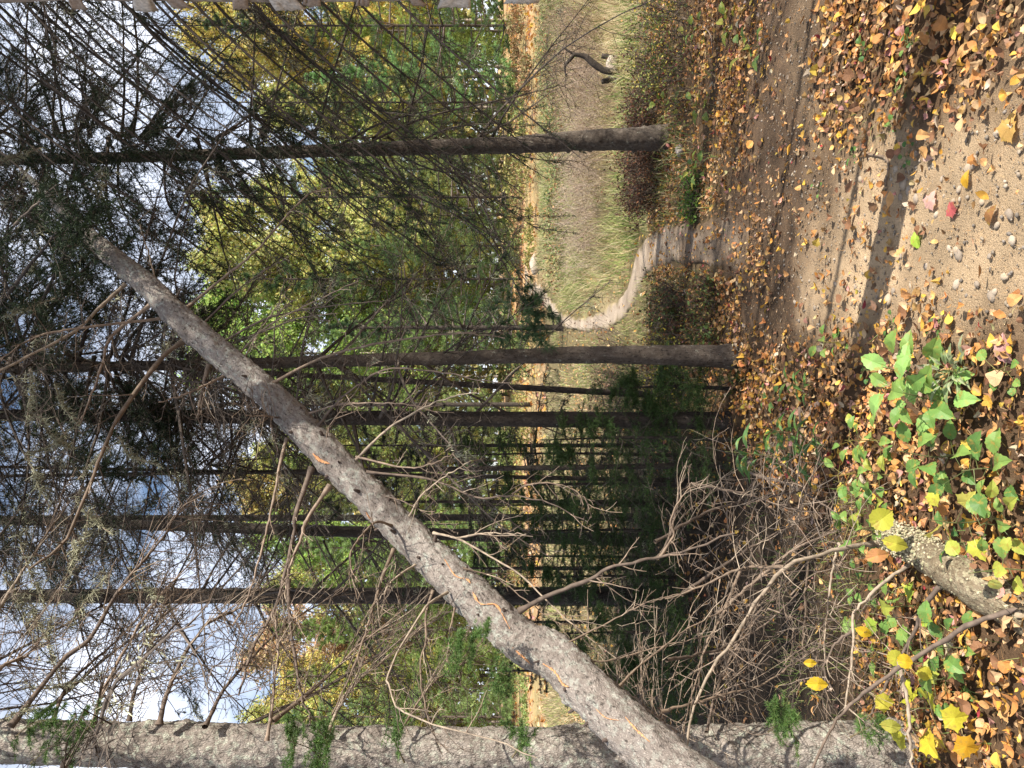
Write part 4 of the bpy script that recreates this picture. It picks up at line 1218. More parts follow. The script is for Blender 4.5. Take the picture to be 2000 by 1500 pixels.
for px, py, H_, lb_, w in [(1440, 860, 1.35, 'dark fir sapling in front of the second dark spruce trunk, left of the slim trunk', 0.6), (1430, 760, 0.85, 'small fir sapling at the foot of the thin dark pole', 0.4), (1400, 950, 1.7, 'tall fir sapling with dark sprays among the thin poles', 0.7),
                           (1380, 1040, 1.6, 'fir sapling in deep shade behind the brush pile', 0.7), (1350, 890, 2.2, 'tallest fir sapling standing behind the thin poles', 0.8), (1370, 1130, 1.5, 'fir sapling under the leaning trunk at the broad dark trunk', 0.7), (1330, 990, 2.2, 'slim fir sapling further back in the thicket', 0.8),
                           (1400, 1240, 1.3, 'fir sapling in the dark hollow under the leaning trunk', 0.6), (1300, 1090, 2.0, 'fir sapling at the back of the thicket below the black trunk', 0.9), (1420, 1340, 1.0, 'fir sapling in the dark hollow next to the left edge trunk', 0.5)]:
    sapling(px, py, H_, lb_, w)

# ------------------------------------------------------------------ the wall of wood behind the clearing
def far_tree(name, label, cat, group, x, y, crown, names, trunk, sc, tint, mat, rt=0.10):
    b = np.array([x, y, float(h(x, y))])
    t = thing(name, label, cat, b, group)
    trunk_mb([b - [0, 0, 0.3], b + [0, 0, trunk * 0.5], b + [0, 0, trunk * 0.96]], [rt * sc, rt * 0.7 * sc, 0.03], 9, 0.8, 0.03).obj('trunk', mat, t, True)
    attach(t, crown, rng.uniform(0, 6.28), sc, tint, names, -0.7 if 'needles' in names and trunk < 20 else 0)
    return t
LAND = [(-300, 'right of the right trunk'), (290, 'between the right trunk and the slim brown trunk'), (705, 'between the slim trunk and the black trunk'), (1055, 'between the black and the broad dark trunk'), (1165, 'left of the broad dark trunk')]
ORD = ['first', 'second', 'third', 'fourth', 'fifth', 'sixth', 'seventh', 'eighth', 'ninth']
def ordinal_labels(pys, what):
    n_, out = {}, []
    for q in pys:
        w_ = [t_ for a_, t_ in LAND if q >= a_][-1]
        n_[w_] = n_.get(w_, 0) + 1
        out.append(f'{ORD[n_[w_] - 1]} {what} from the right, {w_}')
    return out
GP = 'sunlit pines of the far wood'
FP = [(-60, 40, 2, 0.9), (60, 44, 0, 0.8), (150, 38, 2, 0.85), (240, 47, 1, 0.72), (330, 41, 2, 0.8), (420, 44, 0, 0.72), (480, 36, 2, 0.7), (560, 50, 1, 0.75), (650, 42, 2, 0.9), (720, 48, 0, 0.85), (820, 40, 2, 0.9), (900, 46, 1, 0.8), (980, 41, 0, 0.8), (1070, 37, 2, 0.95), (1150, 45, 1, 0.8),
                     (1230, 39, 0, 0.85), (1320, 43, 2, 1.0), (1400, 38, 0, 0.85), (1480, 44, 1, 0.85), (1560, 40, 2, 1.0)]
FP = [(a_, y_ + 9, v_, s_) for a_, y_, v_, s_ in FP]
for (py, y, v, sc), lb_ in zip(FP, ordinal_labels([q[0] for q in FP], 'sunlit far pine')):
    H_ = [19, 22, 16][v]
    tn = np.array([1, 1, 1]) * rng.uniform(0.75, 1.15) * np.array([rng.uniform(0.8, 1.25), 1, rng.uniform(0.75, 1.2)])
    far_tree('pine_tree', lb_, 'tree', GP, (750 - py) / F * y, y, PINES[v], ('crown', 'needles'), H_ * sc, sc, tn, M_BARK)
GT = 'tall pines whose tops darken the sky'
for py, y, sc, lb_ in [(790, 33, 1.05, 'tall dark pine behind the dark pole next to the slim brown trunk')]:
    far_tree('pine_tree', lb_, 'tree', None, (750 - py) / F * y, y, PINE_TALL, ('crown', 'needles'), 21 * sc, sc, np.array([0.6, 0.65, 0.7]), M_BARK_DARK, 0.10)
GY = 'yellow birches of the far wood'
YEL, GOLD, ORA, RED, YG = (0.60, 0.60, 0.22), (0.66, 0.57, 0.18), (0.60, 0.50, 0.20), (0.62, 0.46, 0.28), (0.42, 0.56, 0.16)
FY = [(40, 55, 0, 1.25, GOLD, 'y'), (130, 60, 0, 1.2, GOLD, 'y'), (210, 56, 1, 1.2, YEL, 'y'), (380, 57, 0, 1.0, YEL, 'y'), (450, 53, 1, 1.4, YEL, 'y'), (520, 55, 0, 1.2, YEL, 'y'), (600, 58, 1, 1.55, YG, 'y'), (690, 55, 0, 1.25, YG, 'y'), (790, 60, 1, 1.2, YEL, 'y'), (880, 57, 0, 1.0, YEL, 'y'),
                             (960, 58, 1, 1.35, ORA, 'o'), (1050, 55, 0, 1.0, YG, 'y'), (1130, 60, 1, 1.2, YEL, 'y'), (1255, 62, 1, 1.35, RED, 'r'), (1340, 57, 1, 1.15, GOLD, 'y'), (1410, 55, 0, 1.0, YEL, 'y'), (1480, 60, 1, 1.2, YG, 'y')]
for (py, y, v, sc, tn, nm), yl in zip(FY, ordinal_labels([q[0] for q in FY], 'far yellow birch')):
    lb_, nm_ = {'y': (yl, 'birch_tree'), 'o': ('orange maple top showing just left of the black trunk', 'maple_tree'), 'r': ('pale orange maple top against the sky at the left', 'maple_tree')}[nm]
    far_tree(nm_, lb_, 'tree', GY if nm == 'y' else None, (750 - py) / F * y, y, LEAFY[v], ('crown', 'leaves'), [19, 16, 9][v] * sc, sc, np.array(tn), M_BIRCH if nm == 'y' else M_BARK)
GU = 'low leafy trees at the edge of the far wood'
FU = [(a_, y_ + 6, s_, t_) for a_, y_, s_, t_ in [(90, 50, 0.8, YG), (300, 52, 0.7, YEL), (480, 52, 0.75, YEL), (590, 50, 0.7, YG), (640, 54, 0.8, YG), (860, 50, 0.7, YEL), (1010, 52, 0.8, ORA), (1110, 50, 0.75, YG), (1200, 52, 0.8, YEL), (1300, 50, 0.8, YG), (1420, 50, 0.8, YEL)]]
for (py, y, sc, tn), lb_ in zip(FU, ordinal_labels([q[0] for q in FU], 'low autumn tree')):
    far_tree('small_tree', lb_, 'tree', GU, (750 - py) / F * y, y, LEAFY[2], ('crown', 'leaves'), 9 * sc, sc, np.array(tn), M_BARK)
# the wood goes on behind as one mass
bk = MB()
n = 46000
xx = rng.uniform(-70, 70, n)
zz = rng.uniform(0, 1, n) ** 0.8 * (17 + 5 * n2(xx, 0 * xx, 0.09, 3, 4.4)) + 1.5
yy = rng.uniform(72, 84, n)
A = unit(rng.normal(size=(n, 3)))
Bv = unit(np.cross(A, rng.normal(size=(n, 3))))
c = np.stack([xx, yy, zz], -1)
s = rng.uniform(0.25, 0.6, (n, 1))
V = np.stack([c - A * s, c - Bv * s * 0.6, c + A * s, c + Bv * s * 0.6], 1).reshape(-1, 3)
pal = np.array([(0.14, 0.22, 0.07), (0.19, 0.25, 0.08), (0.34, 0.30, 0.10), (0.11, 0.17, 0.06)])
ci = np.clip(((n2(xx, zz, 0.12, 3, 7.7) + 1) * 2).astype(int), 0, 3)
bk.add(V, np.arange(len(V)).reshape(-1, 4), np.repeat(pal[ci] * rng.uniform(0.6, 1.3, (n, 1)), 4, 0))
o = bk.obj('distant_foliage', M_GRASS)
tag(o, 'distant mass of green and yellow wood closing the view', 'foliage', kind='stuff')
bt = MB()
n = 80
x0 = rng.uniform(-45, 45, n)
y0 = rng.uniform(58, 74, n)
p0 = np.stack([x0, y0, h(x0, y0) - 0.2], -1)
B = grow(p0, np.tile([0, 0, 1.0], (n, 1)), rng.uniform(6, 11, n), 5, 0.1, 0.03)
add_tubes(bt, B, rng.uniform(0.05, 0.14, n), 0.04, 6, [(0.10, 0.08, 0.065), (0.26, 0.23, 0.2), (0.07, 0.055, 0.045)])
tag(bt.obj('distant_trunks', M_TWIG), 'many thin distant trunks in the shade under the far wood', 'trunks', kind='stuff')

# ------------------------------------------------------------------ leaf shapes
def fan(outline, curl, fold, n_c=1):
    o = np.asarray(outline, float)
    V = np.vstack([[0, 0.05, 0], np.c_[o, np.zeros(len(o))]])
    V[:, 2] = curl * (V[:, 1]) ** 2 + fold * np.abs(V[:, 0]) + 0.25 * curl * V[:, 0] * V[:, 1]
    k = len(o)
    Fc = np.array([(0, 1 + i, 1 + (i + 1) % k) for i in range(k)])
    return V, Fc
MAPLE = [(0, -0.8), (0.2, -0.72), (0.6, -0.78), (0.66, -0.42), (0.98, -0.02), (0.74, 0.16), (0.68, 0.5), (0.42, 0.46), (0.3, 0.78), (0, 1.1), (-0.3, 0.78), (-0.42, 0.46), (-0.68, 0.5), (-0.74, 0.16), (-0.98, -0.02), (-0.66, -0.42), (-0.6, -0.78), (-0.2, -0.72)]
OVATE = [(0, -1), (0.35, -0.75), (0.6, -0.3), (0.58, 0.15), (0.36, 0.6), (0, 1.05), (-0.36, 0.6), (-0.58, 0.15), (-0.6, -0.3), (-0.35, -0.75)]
ROUND = [(0, -0.85), (0.5, -0.7), (0.82, -0.2), (0.72, 0.35), (0.3, 0.75), (0, 0.95), (-0.3, 0.75), (-0.72, 0.35), (-0.82, -0.2), (-0.5, -0.7)]
LANCE = [(0, -1), (0.16, -0.6), (0.22, -0.1), (0.15, 0.5), (0, 1.1), (-0.15, 0.5), (-0.22, -0.1), (-0.16, -0.6)]
LTYPES = [fan(OVATE, 0.32, 0.25), fan(OVATE, -0.45, 0.15), fan(ROUND, 0.3, -0.2), fan(MAPLE, 0.25, 0.2), fan(MAPLE, -0.35, 0.3), fan(OVATE, 0.65, -0.5), fan(ROUND, -0.6, 0.4), fan(OVATE, 0.15, 0.8)]
LPAL = [((0.50, 0.275, 0.105), 'tan'), ((0.57, 0.375, 0.20), 'pale tan'), ((0.55, 0.30, 0.05), 'golden'), ((0.62, 0.42, 0.07), 'yellow'), ((0.45, 0.20, 0.06), 'orange brown'), ((0.22, 0.11, 0.055), 'dark brown'), ((0.50, 0.24, 0.20), 'pinkish'), ((0.30, 0.04, 0.045), 'dark red'), ((0.48, 0.38, 0.27), 'bleached')]
LW = np.array([0.29, 0.14, 0.09, 0.045, 0.17, 0.21, 0.025, 0.007, 0.04])
LW = LW / LW.sum()

def rotmats(n, tilt):
    yaw = rng.uniform(0, 2 * np.pi, n)
    a = rng.normal(0, tilt, n)
    b_ = rng.normal(0, tilt, n)
    cz, sz, ca, sa, cb, sb = np.cos(yaw), np.sin(yaw), np.cos(a), np.sin(a), np.cos(b_), np.sin(b_)
    Z0 = np.zeros(n)
    O1 = np.ones(n)
    Rz = np.stack([np.stack([cz, -sz, Z0], -1), np.stack([sz, cz, Z0], -1), np.stack([Z0, Z0, O1], -1)], 1)
    Rx = np.stack([np.stack([O1, Z0, Z0], -1), np.stack([Z0, ca, -sa], -1), np.stack([Z0, sa, ca], -1)], 1)
    Ry = np.stack([np.stack([cb, Z0, sb], -1), np.stack([Z0, O1, Z0], -1), np.stack([-sb, Z0, cb], -1)], 1)
    return Rx @ Ry @ Rz

def litter_density(x, y):
    z = h(x, y)
    px, py = proj(x, y, z)
    n = n2(x, y, 1.3, 3, 3.3)
    px = px + 60 * n2(x, y, 2.1, 3, 5.5)
    py = py + 70 * n2(x, y, 2.1, 3, 2.5)
    d = np.full(x.shape, 0.85)
    tr = soft_track(x, y) > rng.uniform(0.1, 0.75, x.shape)
    # shaded band of trodden dirt, lower sand, ridge of leaves between
    d = np.where(tr, np.clip(0.20 + 0.35 * n, 0.06, 0.7), d)
    d = np.where(tr & (px > 1640), np.clip(0.10 + 0.18 * n, 0.03, 0.45), d)
    d = np.where(tr & (px < 1560) & (py > 420), np.clip(0.30 + 0.35 * n, 0.06, 0.8), d)
    d = np.where((~tr) & (py < 360) & (px > 1590), 1.0, d)
    d = np.where((px < 1440), np.clip(0.42 + 0.5 * n, 0.05, 1), d)
    d = np.where(inpoly(x, y, PATH_POLY), 0.16, d)
    d = np.where((px < 1690) & (py > 960), np.clip(0.10 + 0.12 * n, 0.02, 0.3), d)
    d = np.where((px < 1450) & (py > 740), 0.10, d)
    return d

def leaf_mb(mb, x, y, z, size, typ, ci, tilt):
    Rm = rotmats(len(x), tilt)
    for t in range(len(LTYPES)):
        s = np.where(typ == t)[0]
        if not len(s):
            continue
        V0, F0 = LTYPES[t]
        V = np.einsum('nij,vj->nvi', Rm[s], V0) * size[s][:, None, None] + np.stack([x[s], y[s], z[s]], -1)[:, None]
        low = V[..., 2].min(1) - (h(x[s], y[s]) + 0.006 + 0.018 * (soft_track(x[s], y[s]) > 0.1))
        V[..., 2] -= np.minimum(low, 0)[:, None]
        col = np.array([c[0] for c in LPAL])[ci[s]] * rng.uniform(0.55, 1.25, (len(s), 1)) * (1 + rng.normal(0, 0.06, (len(s), 3)))
        k = len(V0)
        edge = np.ones((1, k, 1)) * 1.0
        edge[:, 0] = 1.12
        C = (col[:, None, :] * edge * rng.uniform(0.88, 1.1, (len(s), k, 1))).reshape(-1, 3)
        Fi = (F0[None] + (np.arange(len(s)) * k)[:, None, None]).reshape(-1, 3)
        mb.add(V.reshape(-1, 3), Fi, C)

def scatter(n, y0, y1, marg=1.12):
    y = np.sqrt(rng.uniform(y0 ** 2, y1 ** 2, n))
    x = rng.uniform(-0.5 * marg, 0.5 * marg, n) * y
    return x, y

x, y = scatter(72000, 1.9, 8.6, 1.2)
keep = rng.uniform(0, 1, len(x)) < litter_density(x, y)
x, y = x[keep], y[keep]
z = h(x, y) + 0.012 + rng.uniform(0, 0.026, len(x)) + 0.012 * (soft_track(x, y) > 0.1)
ax_, ay_, az_ = [], [], []
for bb, nn_, rr_ in [(G(1312, 268), 170, 0.30), (G(1447, 697), 170, 0.24), (G(1425, 822), 110, 0.2), (G(1770, 1478), 90, 0.25)]:   # leaves banked up against the feet of the trunks
    aa = rng.uniform(0, 6.28, nn_)
    q_ = 0.06 + rr_ * rng.uniform(0, 1, nn_)
    ax_.append(bb[0] + q_ * np.cos(aa))
    ay_.append(bb[1] + q_ * np.sin(aa))
    az_.append(h(ax_[-1], ay_[-1]) + 0.015 + 0.075 * np.clip(1 - (q_ - 0.06) / rr_, 0, 1) * rng.uniform(0.5, 1, nn_))
x, y, z = np.concatenate([x] + ax_), np.concatenate([y] + ay_), np.concatenate([z] + az_)
size = (0.008 + 0.016 * rng.uniform(0, 1, len(x)) ** 1.5) * np.where(rng.uniform(0, 1, len(x)) < 0.10, 1.45, 1.0)
typ = rng.choice(len(LTYPES), len(x), p=[0.22, 0.17, 0.14, 0.07, 0.06, 0.14, 0.10, 0.10])
ci = rng.choice(len(LPAL), len(x), p=LW)
lpx, lpy = proj(x, y, z)
big = np.where((lpx > 1100) & (lpx < 1995) & (lpy > 5) & (lpy < 1495), size / y, 0)
# the 300 that show largest are leaves of their own
top = np.argsort(-big * rng.uniform(0.8, 1.2, len(big)))[:300]
rest = np.ones(len(x), bool)
rest[top] = False
m = MB()
leaf_mb(m, x[rest], y[rest], z[rest], size[rest], typ[rest], ci[rest], 0.40)
tag(m.obj('leaf_litter', M_LEAF), 'dense carpet of tan and golden fallen leaves on the forest floor', 'leaves', kind='stuff')
def smooth_outline(o, n):
    return resample([list(a) + [0] for a in list(o) + list(o)[:1]], n + 1)[:-1, :2]
LSM = [fan(smooth_outline(o, 19 if len(o) < 12 else 36) * (1 + 0.035 * rng.normal(size=(19 if len(o) < 12 else 36, 1))), cu, fo) for o, cu, fo in [(OVATE, 0.32, 0.25), (OVATE, -0.45, 0.15), (ROUND, 0.3, -0.2), (MAPLE, 0.25, 0.2), (MAPLE, -0.35, 0.3), (OVATE, 0.65, -0.5), (ROUND, -0.6, 0.4), (OVATE, 0.15, 0.8)]]
LMESH = {}
for i in top:
    key = (int(typ[i]), int(ci[i]))
    if key not in LMESH:
        V0, F0 = LSM[key[0]]
        q = MB()
        q.add(V0, F0, np.array(LPAL[key[1]][0]) * rng.uniform(0.85, 1.15, (len(V0), 1)))
        LMESH[key] = q.data('fallen_leaf', M_LEAF)
    o = link('fallen_leaf', LMESH[key])
    o.rotation_euler = (rng.normal(0, 0.35), rng.normal(0, 0.35), rng.uniform(0, 6.28))
    s_ = float(size[i])
    o.scale = (s_, s_, s_)
    o.location = (x[i], y[i], z[i] + 0.008 + 0.3 * s_)
    cn = LPAL[key[1]][1]
    if bool(in_track(x[i], y[i])):
        wh = 'on the sand of the track' if lpx[i] > 1640 else 'on the trodden dirt of the track'
    elif lpy[i] < 420:
        wh = 'in the leaf drift right of the sand' if lpx[i] > 1720 else 'in the thick leaves between sand and trodden dirt'
    elif lpy[i] > 1020:
        wh = 'around the mossy log at the lower left'
    elif lpx[i] > 1850:
        wh = 'among the green weeds near the bottom edge'
    else:
        wh = 'among the leaves left of the track'
    sh = {3: 'lobed', 4: 'lobed', 2: 'rounded', 6: 'rounded'}.get(key[0], 'pointed')
    tag(o, f'{cn} {sh} fallen leaf lying {wh}', 'leaf', f'{cn} {sh} fallen leaves {wh}')

# farther leaves: simple bent quads
def far_leaves(n, y0, y1, s0, s1, dens, name, label, marg=1.15):
    x, y = scatter(n, y0, y1, marg)
    k = rng.uniform(0, 1, n) < dens(x, y)
    x, y = x[k], y[k]
    m_ = len(x)
    Rm = rotmats(m_, 0.45)
    s = rng.uniform(s0, s1, m_)
    q = np.array([(0, -1, 0), (0.6, 0, 0.18), (0, 1, 0), (-0.6, 0, 0.18)])
    V = np.einsum('nij,vj->nvi', Rm, q) * s[:, None, None] + np.stack([x, y, h(x, y) + 0.5 * s + 0.015], -1)[:, None]
    col = np.array([c[0] for c in LPAL])[rng.choice(len(LPAL), m_, p=LW)] * rng.uniform(0.75, 1.25, (m_, 1))
    mb = MB()
    mb.add(V.reshape(-1, 3), np.arange(m_ * 4).reshape(-1, 4), np.repeat(col, 4, 0))
    tag(mb.obj(name, M_LEAF), label, 'leaves', kind='stuff')
far_leaves(16000, 8.4, 20, 0.018, 0.04, lambda x, y: np.where(inpoly(x, y, PATH_POLY), 0.14, np.where(inpoly(x, y, FIELD), 0.12, np.where((x < -0.5) & (y < 10.5), 0.12, 0.55))), 'scattered_leaves', 'fallen leaves scattered along the footpath and among the dry brush')
far_leaves(16000, 24, 62, 0.06, 0.16, lambda x, y: np.clip(0.5 + 0.6 * n2(x, y, 0.2, 2, 9.9), 0.1, 1), 'distant_leaves', 'orange leaf litter on the sunlit slope under the far wood', 1.25)

# ------------------------------------------------------------------ pine straw, twigs on the ground, gravel, pebbles
x, y = scatter(9000, 2.0, 7.0, 1.15)
D = np.stack([rng.normal(size=len(x)), rng.normal(size=len(x)), 0.08 * rng.normal(size=len(x))], -1)
D = unit(D)
c = np.stack([x, y, h(x, y) + 0.027 + rng.uniform(0, 0.012, len(x))], -1)
W = unit(np.cross(D, [0, 0, 1.0]))
l = rng.uniform(0.02, 0.05, (len(x), 1))
V = np.stack([c - W * 0.0009, c + W * 0.0009, c + D * l], 1).reshape(-1, 3)
m = MB()
m.add(V, np.arange(len(V)).reshape(-1, 3), np.repeat(np.array([(0.40, 0.22, 0.09), (0.30, 0.16, 0.07), (0.48, 0.32, 0.16)])[rng.integers(0, 3, len(x))], 3, 0))
tag(m.obj('pine_straw', M_TWIG), 'dead brown pine needles strewn over the dirt track', 'needles', kind='stuff')

x, y = scatter(9000, 1.8, 6.6, 1.15)
k = in_track(x, y)
x, y = x[k], y[k]
n = len(x)
q = np.array([(0, -1, 0), (0.55, 0, 0.2), (0, 1, 0), (-0.55, 0, 0.2)])
V = np.einsum('nij,vj->nvi', rotmats(n, 0.35), q) * (0.002 + 0.006 * rng.uniform(0, 1, n) ** 2)[:, None, None] + np.stack([x, y, h(x, y) + 0.028], -1)[:, None]
m = MB()
m.add(V.reshape(-1, 3), np.arange(n * 4).reshape(-1, 4), np.repeat(np.array([(0.20, 0.11, 0.055), (0.36, 0.22, 0.10), (0.12, 0.075, 0.045), (0.46, 0.33, 0.19)])[rng.integers(0, 4, n)], 4, 0))
tag(m.obj('leaf_crumbs', M_LEAF), 'crumbs of broken leaf trodden into the dirt track', 'leaves', kind='stuff')

ICO_V = unit(np.array([(0, 1, 1.618), (0, -1, 1.618), (0, 1, -1.618), (0, -1, -1.618), (1, 1.618, 0), (-1, 1.618, 0), (1, -1.618, 0), (-1, -1.618, 0), (1.618, 0, 1), (-1.618, 0, 1), (1.618, 0, -1), (-1.618, 0, -1)]))
ICO_F = np.array([(0, 1, 8), (0, 8, 4), (0, 4, 5), (0, 5, 9), (0, 9, 1), (1, 6, 8), (8, 6, 10), (8, 10, 4), (4, 10, 2), (4, 2, 5), (5, 2, 11), (5, 11, 9), (9, 11, 7), (9, 7, 1), (1, 7, 6), (3, 6, 7), (3, 7, 11), (3, 11, 2), (3, 2, 10), (3, 10, 6)])
SPAL = np.array([(0.36, 0.31, 0.25), (0.28, 0.26, 0.24), (0.44, 0.37, 0.28), (0.20, 0.185, 0.17), (0.50, 0.44, 0.36)])
x, y = scatter(16000, 1.8, 6.2, 1.15)
k = in_track(x, y) & (rng.uniform(0, 1, len(x)) < np.clip((5.6 - y) / 2.2, 0.12, 1))
x, y = x[k], y[k]
n = len(x)
s = 0.0025 + 0.007 * rng.uniform(0, 1, n) ** 3
V = np.einsum('nij,vj->nvi', rotmats(n, 0.3), ICO_V * [1.25, 0.95, 0.62]) * s[:, None, None] * rng.uniform(0.75, 1.2, (n, 12, 1)) + np.stack([x, y, h(x, y) + 0.022], -1)[:, None]
m = MB()
m.add(V.reshape(-1, 3), (ICO_F[None] + (np.arange(n) * 12)[:, None, None]).reshape(-1, 3), np.repeat((SPAL[rng.integers(0, 5, n)] * 0.55 + np.array((0.07, 0.05, 0.03))) * rng.uniform(0.6, 1.15, (n, 1)), 12, 0))
tag(m.obj('gravel', M_STONE, smooth=True), 'fine gravel scattered over the sandy part of the track', 'gravel', kind='stuff')

def stone_data(seed, sub=2):
    import bmesh
    bm = bmesh.new()
    bmesh.ops.create_icosphere(bm, subdivisions=sub, radius=1)
    V0 = np.array([v.co[:] for v in bm.verts])
    F0 = np.array([[v.index for v in f.verts] for f in bm.faces])
    bm.free()
    V0 = V0 * (1 + 0.22 * fbm(V0 * 1.2 + seed * 7.7, 3))[:, None] * [1.25, 0.9, 0.6]
    q = MB()
    q.add(V0, F0, (SPAL[seed % 5] * 0.45 + np.array((0.17, 0.13, 0.09))) * np.ones((len(V0), 1)))
    return q.data('pebble', M_STONE, smooth=True)
STN = [stone_data(i) for i in range(10)]
peb = [(1775, 358, 18), (1785, 372, 12), (1698, 282, 16), (1950, 580, 14), (1955, 570, 10), (1775, 640, 15), (1800, 390, 14), (1905, 330, 16), (1912, 325, 11), (1960, 260, 12), (1915, 315, 13), (1770, 385, 9), (1745, 585, 16), (1755, 570, 10), (1880, 555, 14), (1885, 370, 10), (1905, 350, 9), (1880, 490, 13), (1920, 555, 11), (1840, 420, 10), (1872, 395, 10),
       (1850, 350, 8), (1930, 395, 9), (1985, 420, 14), (1990, 470, 15), (1960, 440, 10), (1820, 520, 9), (1790, 560, 8), (1720, 600, 9), (1860, 580, 9), (1680, 560, 8), (1640, 555, 8), (1700, 505, 8), (1885, 500, 15), (1865, 485, 9), (1690, 350, 10), (1800, 300, 8), (1975, 540, 12), (1945, 500, 9), (1760, 330, 9), (1830, 620, 10), (1770, 500, 7), (1735, 450, 7), (1600, 600, 7), (1560, 590, 7)]
for i, (px, py, sp) in enumerate(peb):
    g_ = G(px, py)
    o = link('pebble', STN[i % 10])
    s_ = 0.72 * sp / F * g_[1]
    o.scale = (s_, s_, s_)
    o.rotation_euler = (rng.normal(0, 0.2), rng.normal(0, 0.2), rng.uniform(0, 6.28))
    o.location = g_ + [0, 0, 0.020 + s_ * 0.02]
    tn = ['warm grey', 'slate grey', 'sandy', 'dark grey', 'pale cream'][(i % 10) % 5]
    tag(o, f'{tn} pebble half sunk in the sandy track', 'pebble', f'{tn} pebbles on the track')

# ------------------------------------------------------------------ dry brush and grass of the clearing
def blades(n, poly, hmin, hmax, wd, pal, name, label, lean=0.5, dens=None, bbox=None):
    xa, xb, ya, yb = bbox
    x = rng.uniform(xa, xb, n * 2)
    y = rng.uniform(ya, yb, n * 2)
    k = inpoly(x, y, poly) if poly is not None else np.ones(len(x), bool)
    k &= ~inpoly(x, y, PATH_POLY) & ~in_track(x, y)
    if dens is not None:
        k &= rng.uniform(0, 1, len(x)) < dens(x, y)
    x, y = x[k][:n], y[k][:n]
    m_ = len(x)
    p0 = np.stack([x, y, h(x, y) - 0.01], -1)
    H_ = rng.uniform(hmin, hmax, (m_, 1)) * np.clip(0.85 + 0.75 * n2(x, y, 1.1, 3, 15.5), 0.35, 1.7)[:, None]
    l1 = rng.normal(0, lean, (m_, 2))
    W = unit(np.c_[rng.normal(size=(m_, 2)), np.zeros(m_)]) * wd * (1 + y[:, None] / 14)
    mid_ = p0 + np.c_[l1 * 0.35, np.ones(m_) * 0.6] * H_
    tip = p0 + np.c_[l1, np.ones(m_) * 0.95] * H_
    V = np.stack([p0 - W, p0 + W, mid_ + W * 0.7, mid_ - W * 0.7, tip], 1).reshape(-1, 3)
    a = np.arange(m_)[:, None] * 5
    mb = MB()
    mb.add(V, [a + np.array([[0, 1, 2, 3]]), a + np.array([[3, 2, 4]])], np.repeat(np.asarray(pal)[rng.integers(0, len(pal), m_)] * rng.uniform(0.75, 1.25, (m_, 1)), 5, 0))
    return tag(mb.obj(name, M_GRASS), label, 'grass', kind='stuff')
FB = (min(p[0] for p in FIELD), min(14, max(p[0] for p in FIELD)), min(p[1] for p in FIELD), max(p[1] for p in FIELD))
STRAW = [(0.46, 0.38, 0.22), (0.40, 0.33, 0.18), (0.52, 0.45, 0.29), (0.32, 0.23, 0.13), (0.42, 0.33, 0.19)]
GRN = [(0.18, 0.25, 0.065), (0.27, 0.31, 0.10), (0.13, 0.20, 0.055), (0.36, 0.36, 0.14)]
blades(26000, FIELD, 0.14, 0.42, 0.0022, STRAW, 'dry_grass', 'straw coloured dry grass and stems filling the clearing right of the footpath', 0.5, None, FB)
blades(38000, FIELD, 0.12, 0.36, 0.003, GRN, 'green_grass', 'patches of green grass among the dry stems of the clearing', 0.5, lambda x, y: np.clip(0.55 + n2(x, y, 0.4, 2, 8.8) * 1.2, 0.15, 1), FB)
blades(20000, None, 0.05, 0.18, 0.0022, GRN + STRAW[:2], 'path_side_grass', 'short mixed grass along both sides of the footpath', 0.6, lambda x, y: np.clip(0.7 + n2(x, y, 0.8, 2, 1.1), 0, 1) * (np.abs(x - np.interp(y, [5, 7, 9, 11, 14, 18, 24], [0.9, 1.2, 1.3, 0.9, 1.2, 1.7, 3.5])) < 1.5), (-1.5, 4.5, 5.8, 24))
blades(14000, None, 0.10, 0.34, 0.0028, STRAW + GRN[:2], 'rough_grass', 'rough mixed grass in the clearing seen behind the thicket on the left', 0.6, lambda x, y: np.clip(0.6 + n2(x, y, 0.5, 2, 4.1), 0.05, 1), (-11, 0.4, 12, 26))
blades(6000, None, 0.03, 0.10, 0.0016, GRN, 'short_grass', 'thin green grass poking through the fallen leaves', 0.6, lambda x, y: np.clip(n2(x, y, 1.4, 2, 7.1) * 1.2, 0, 1) * (x < 1.2), (-2.2, 3, 2.0, 5.0))

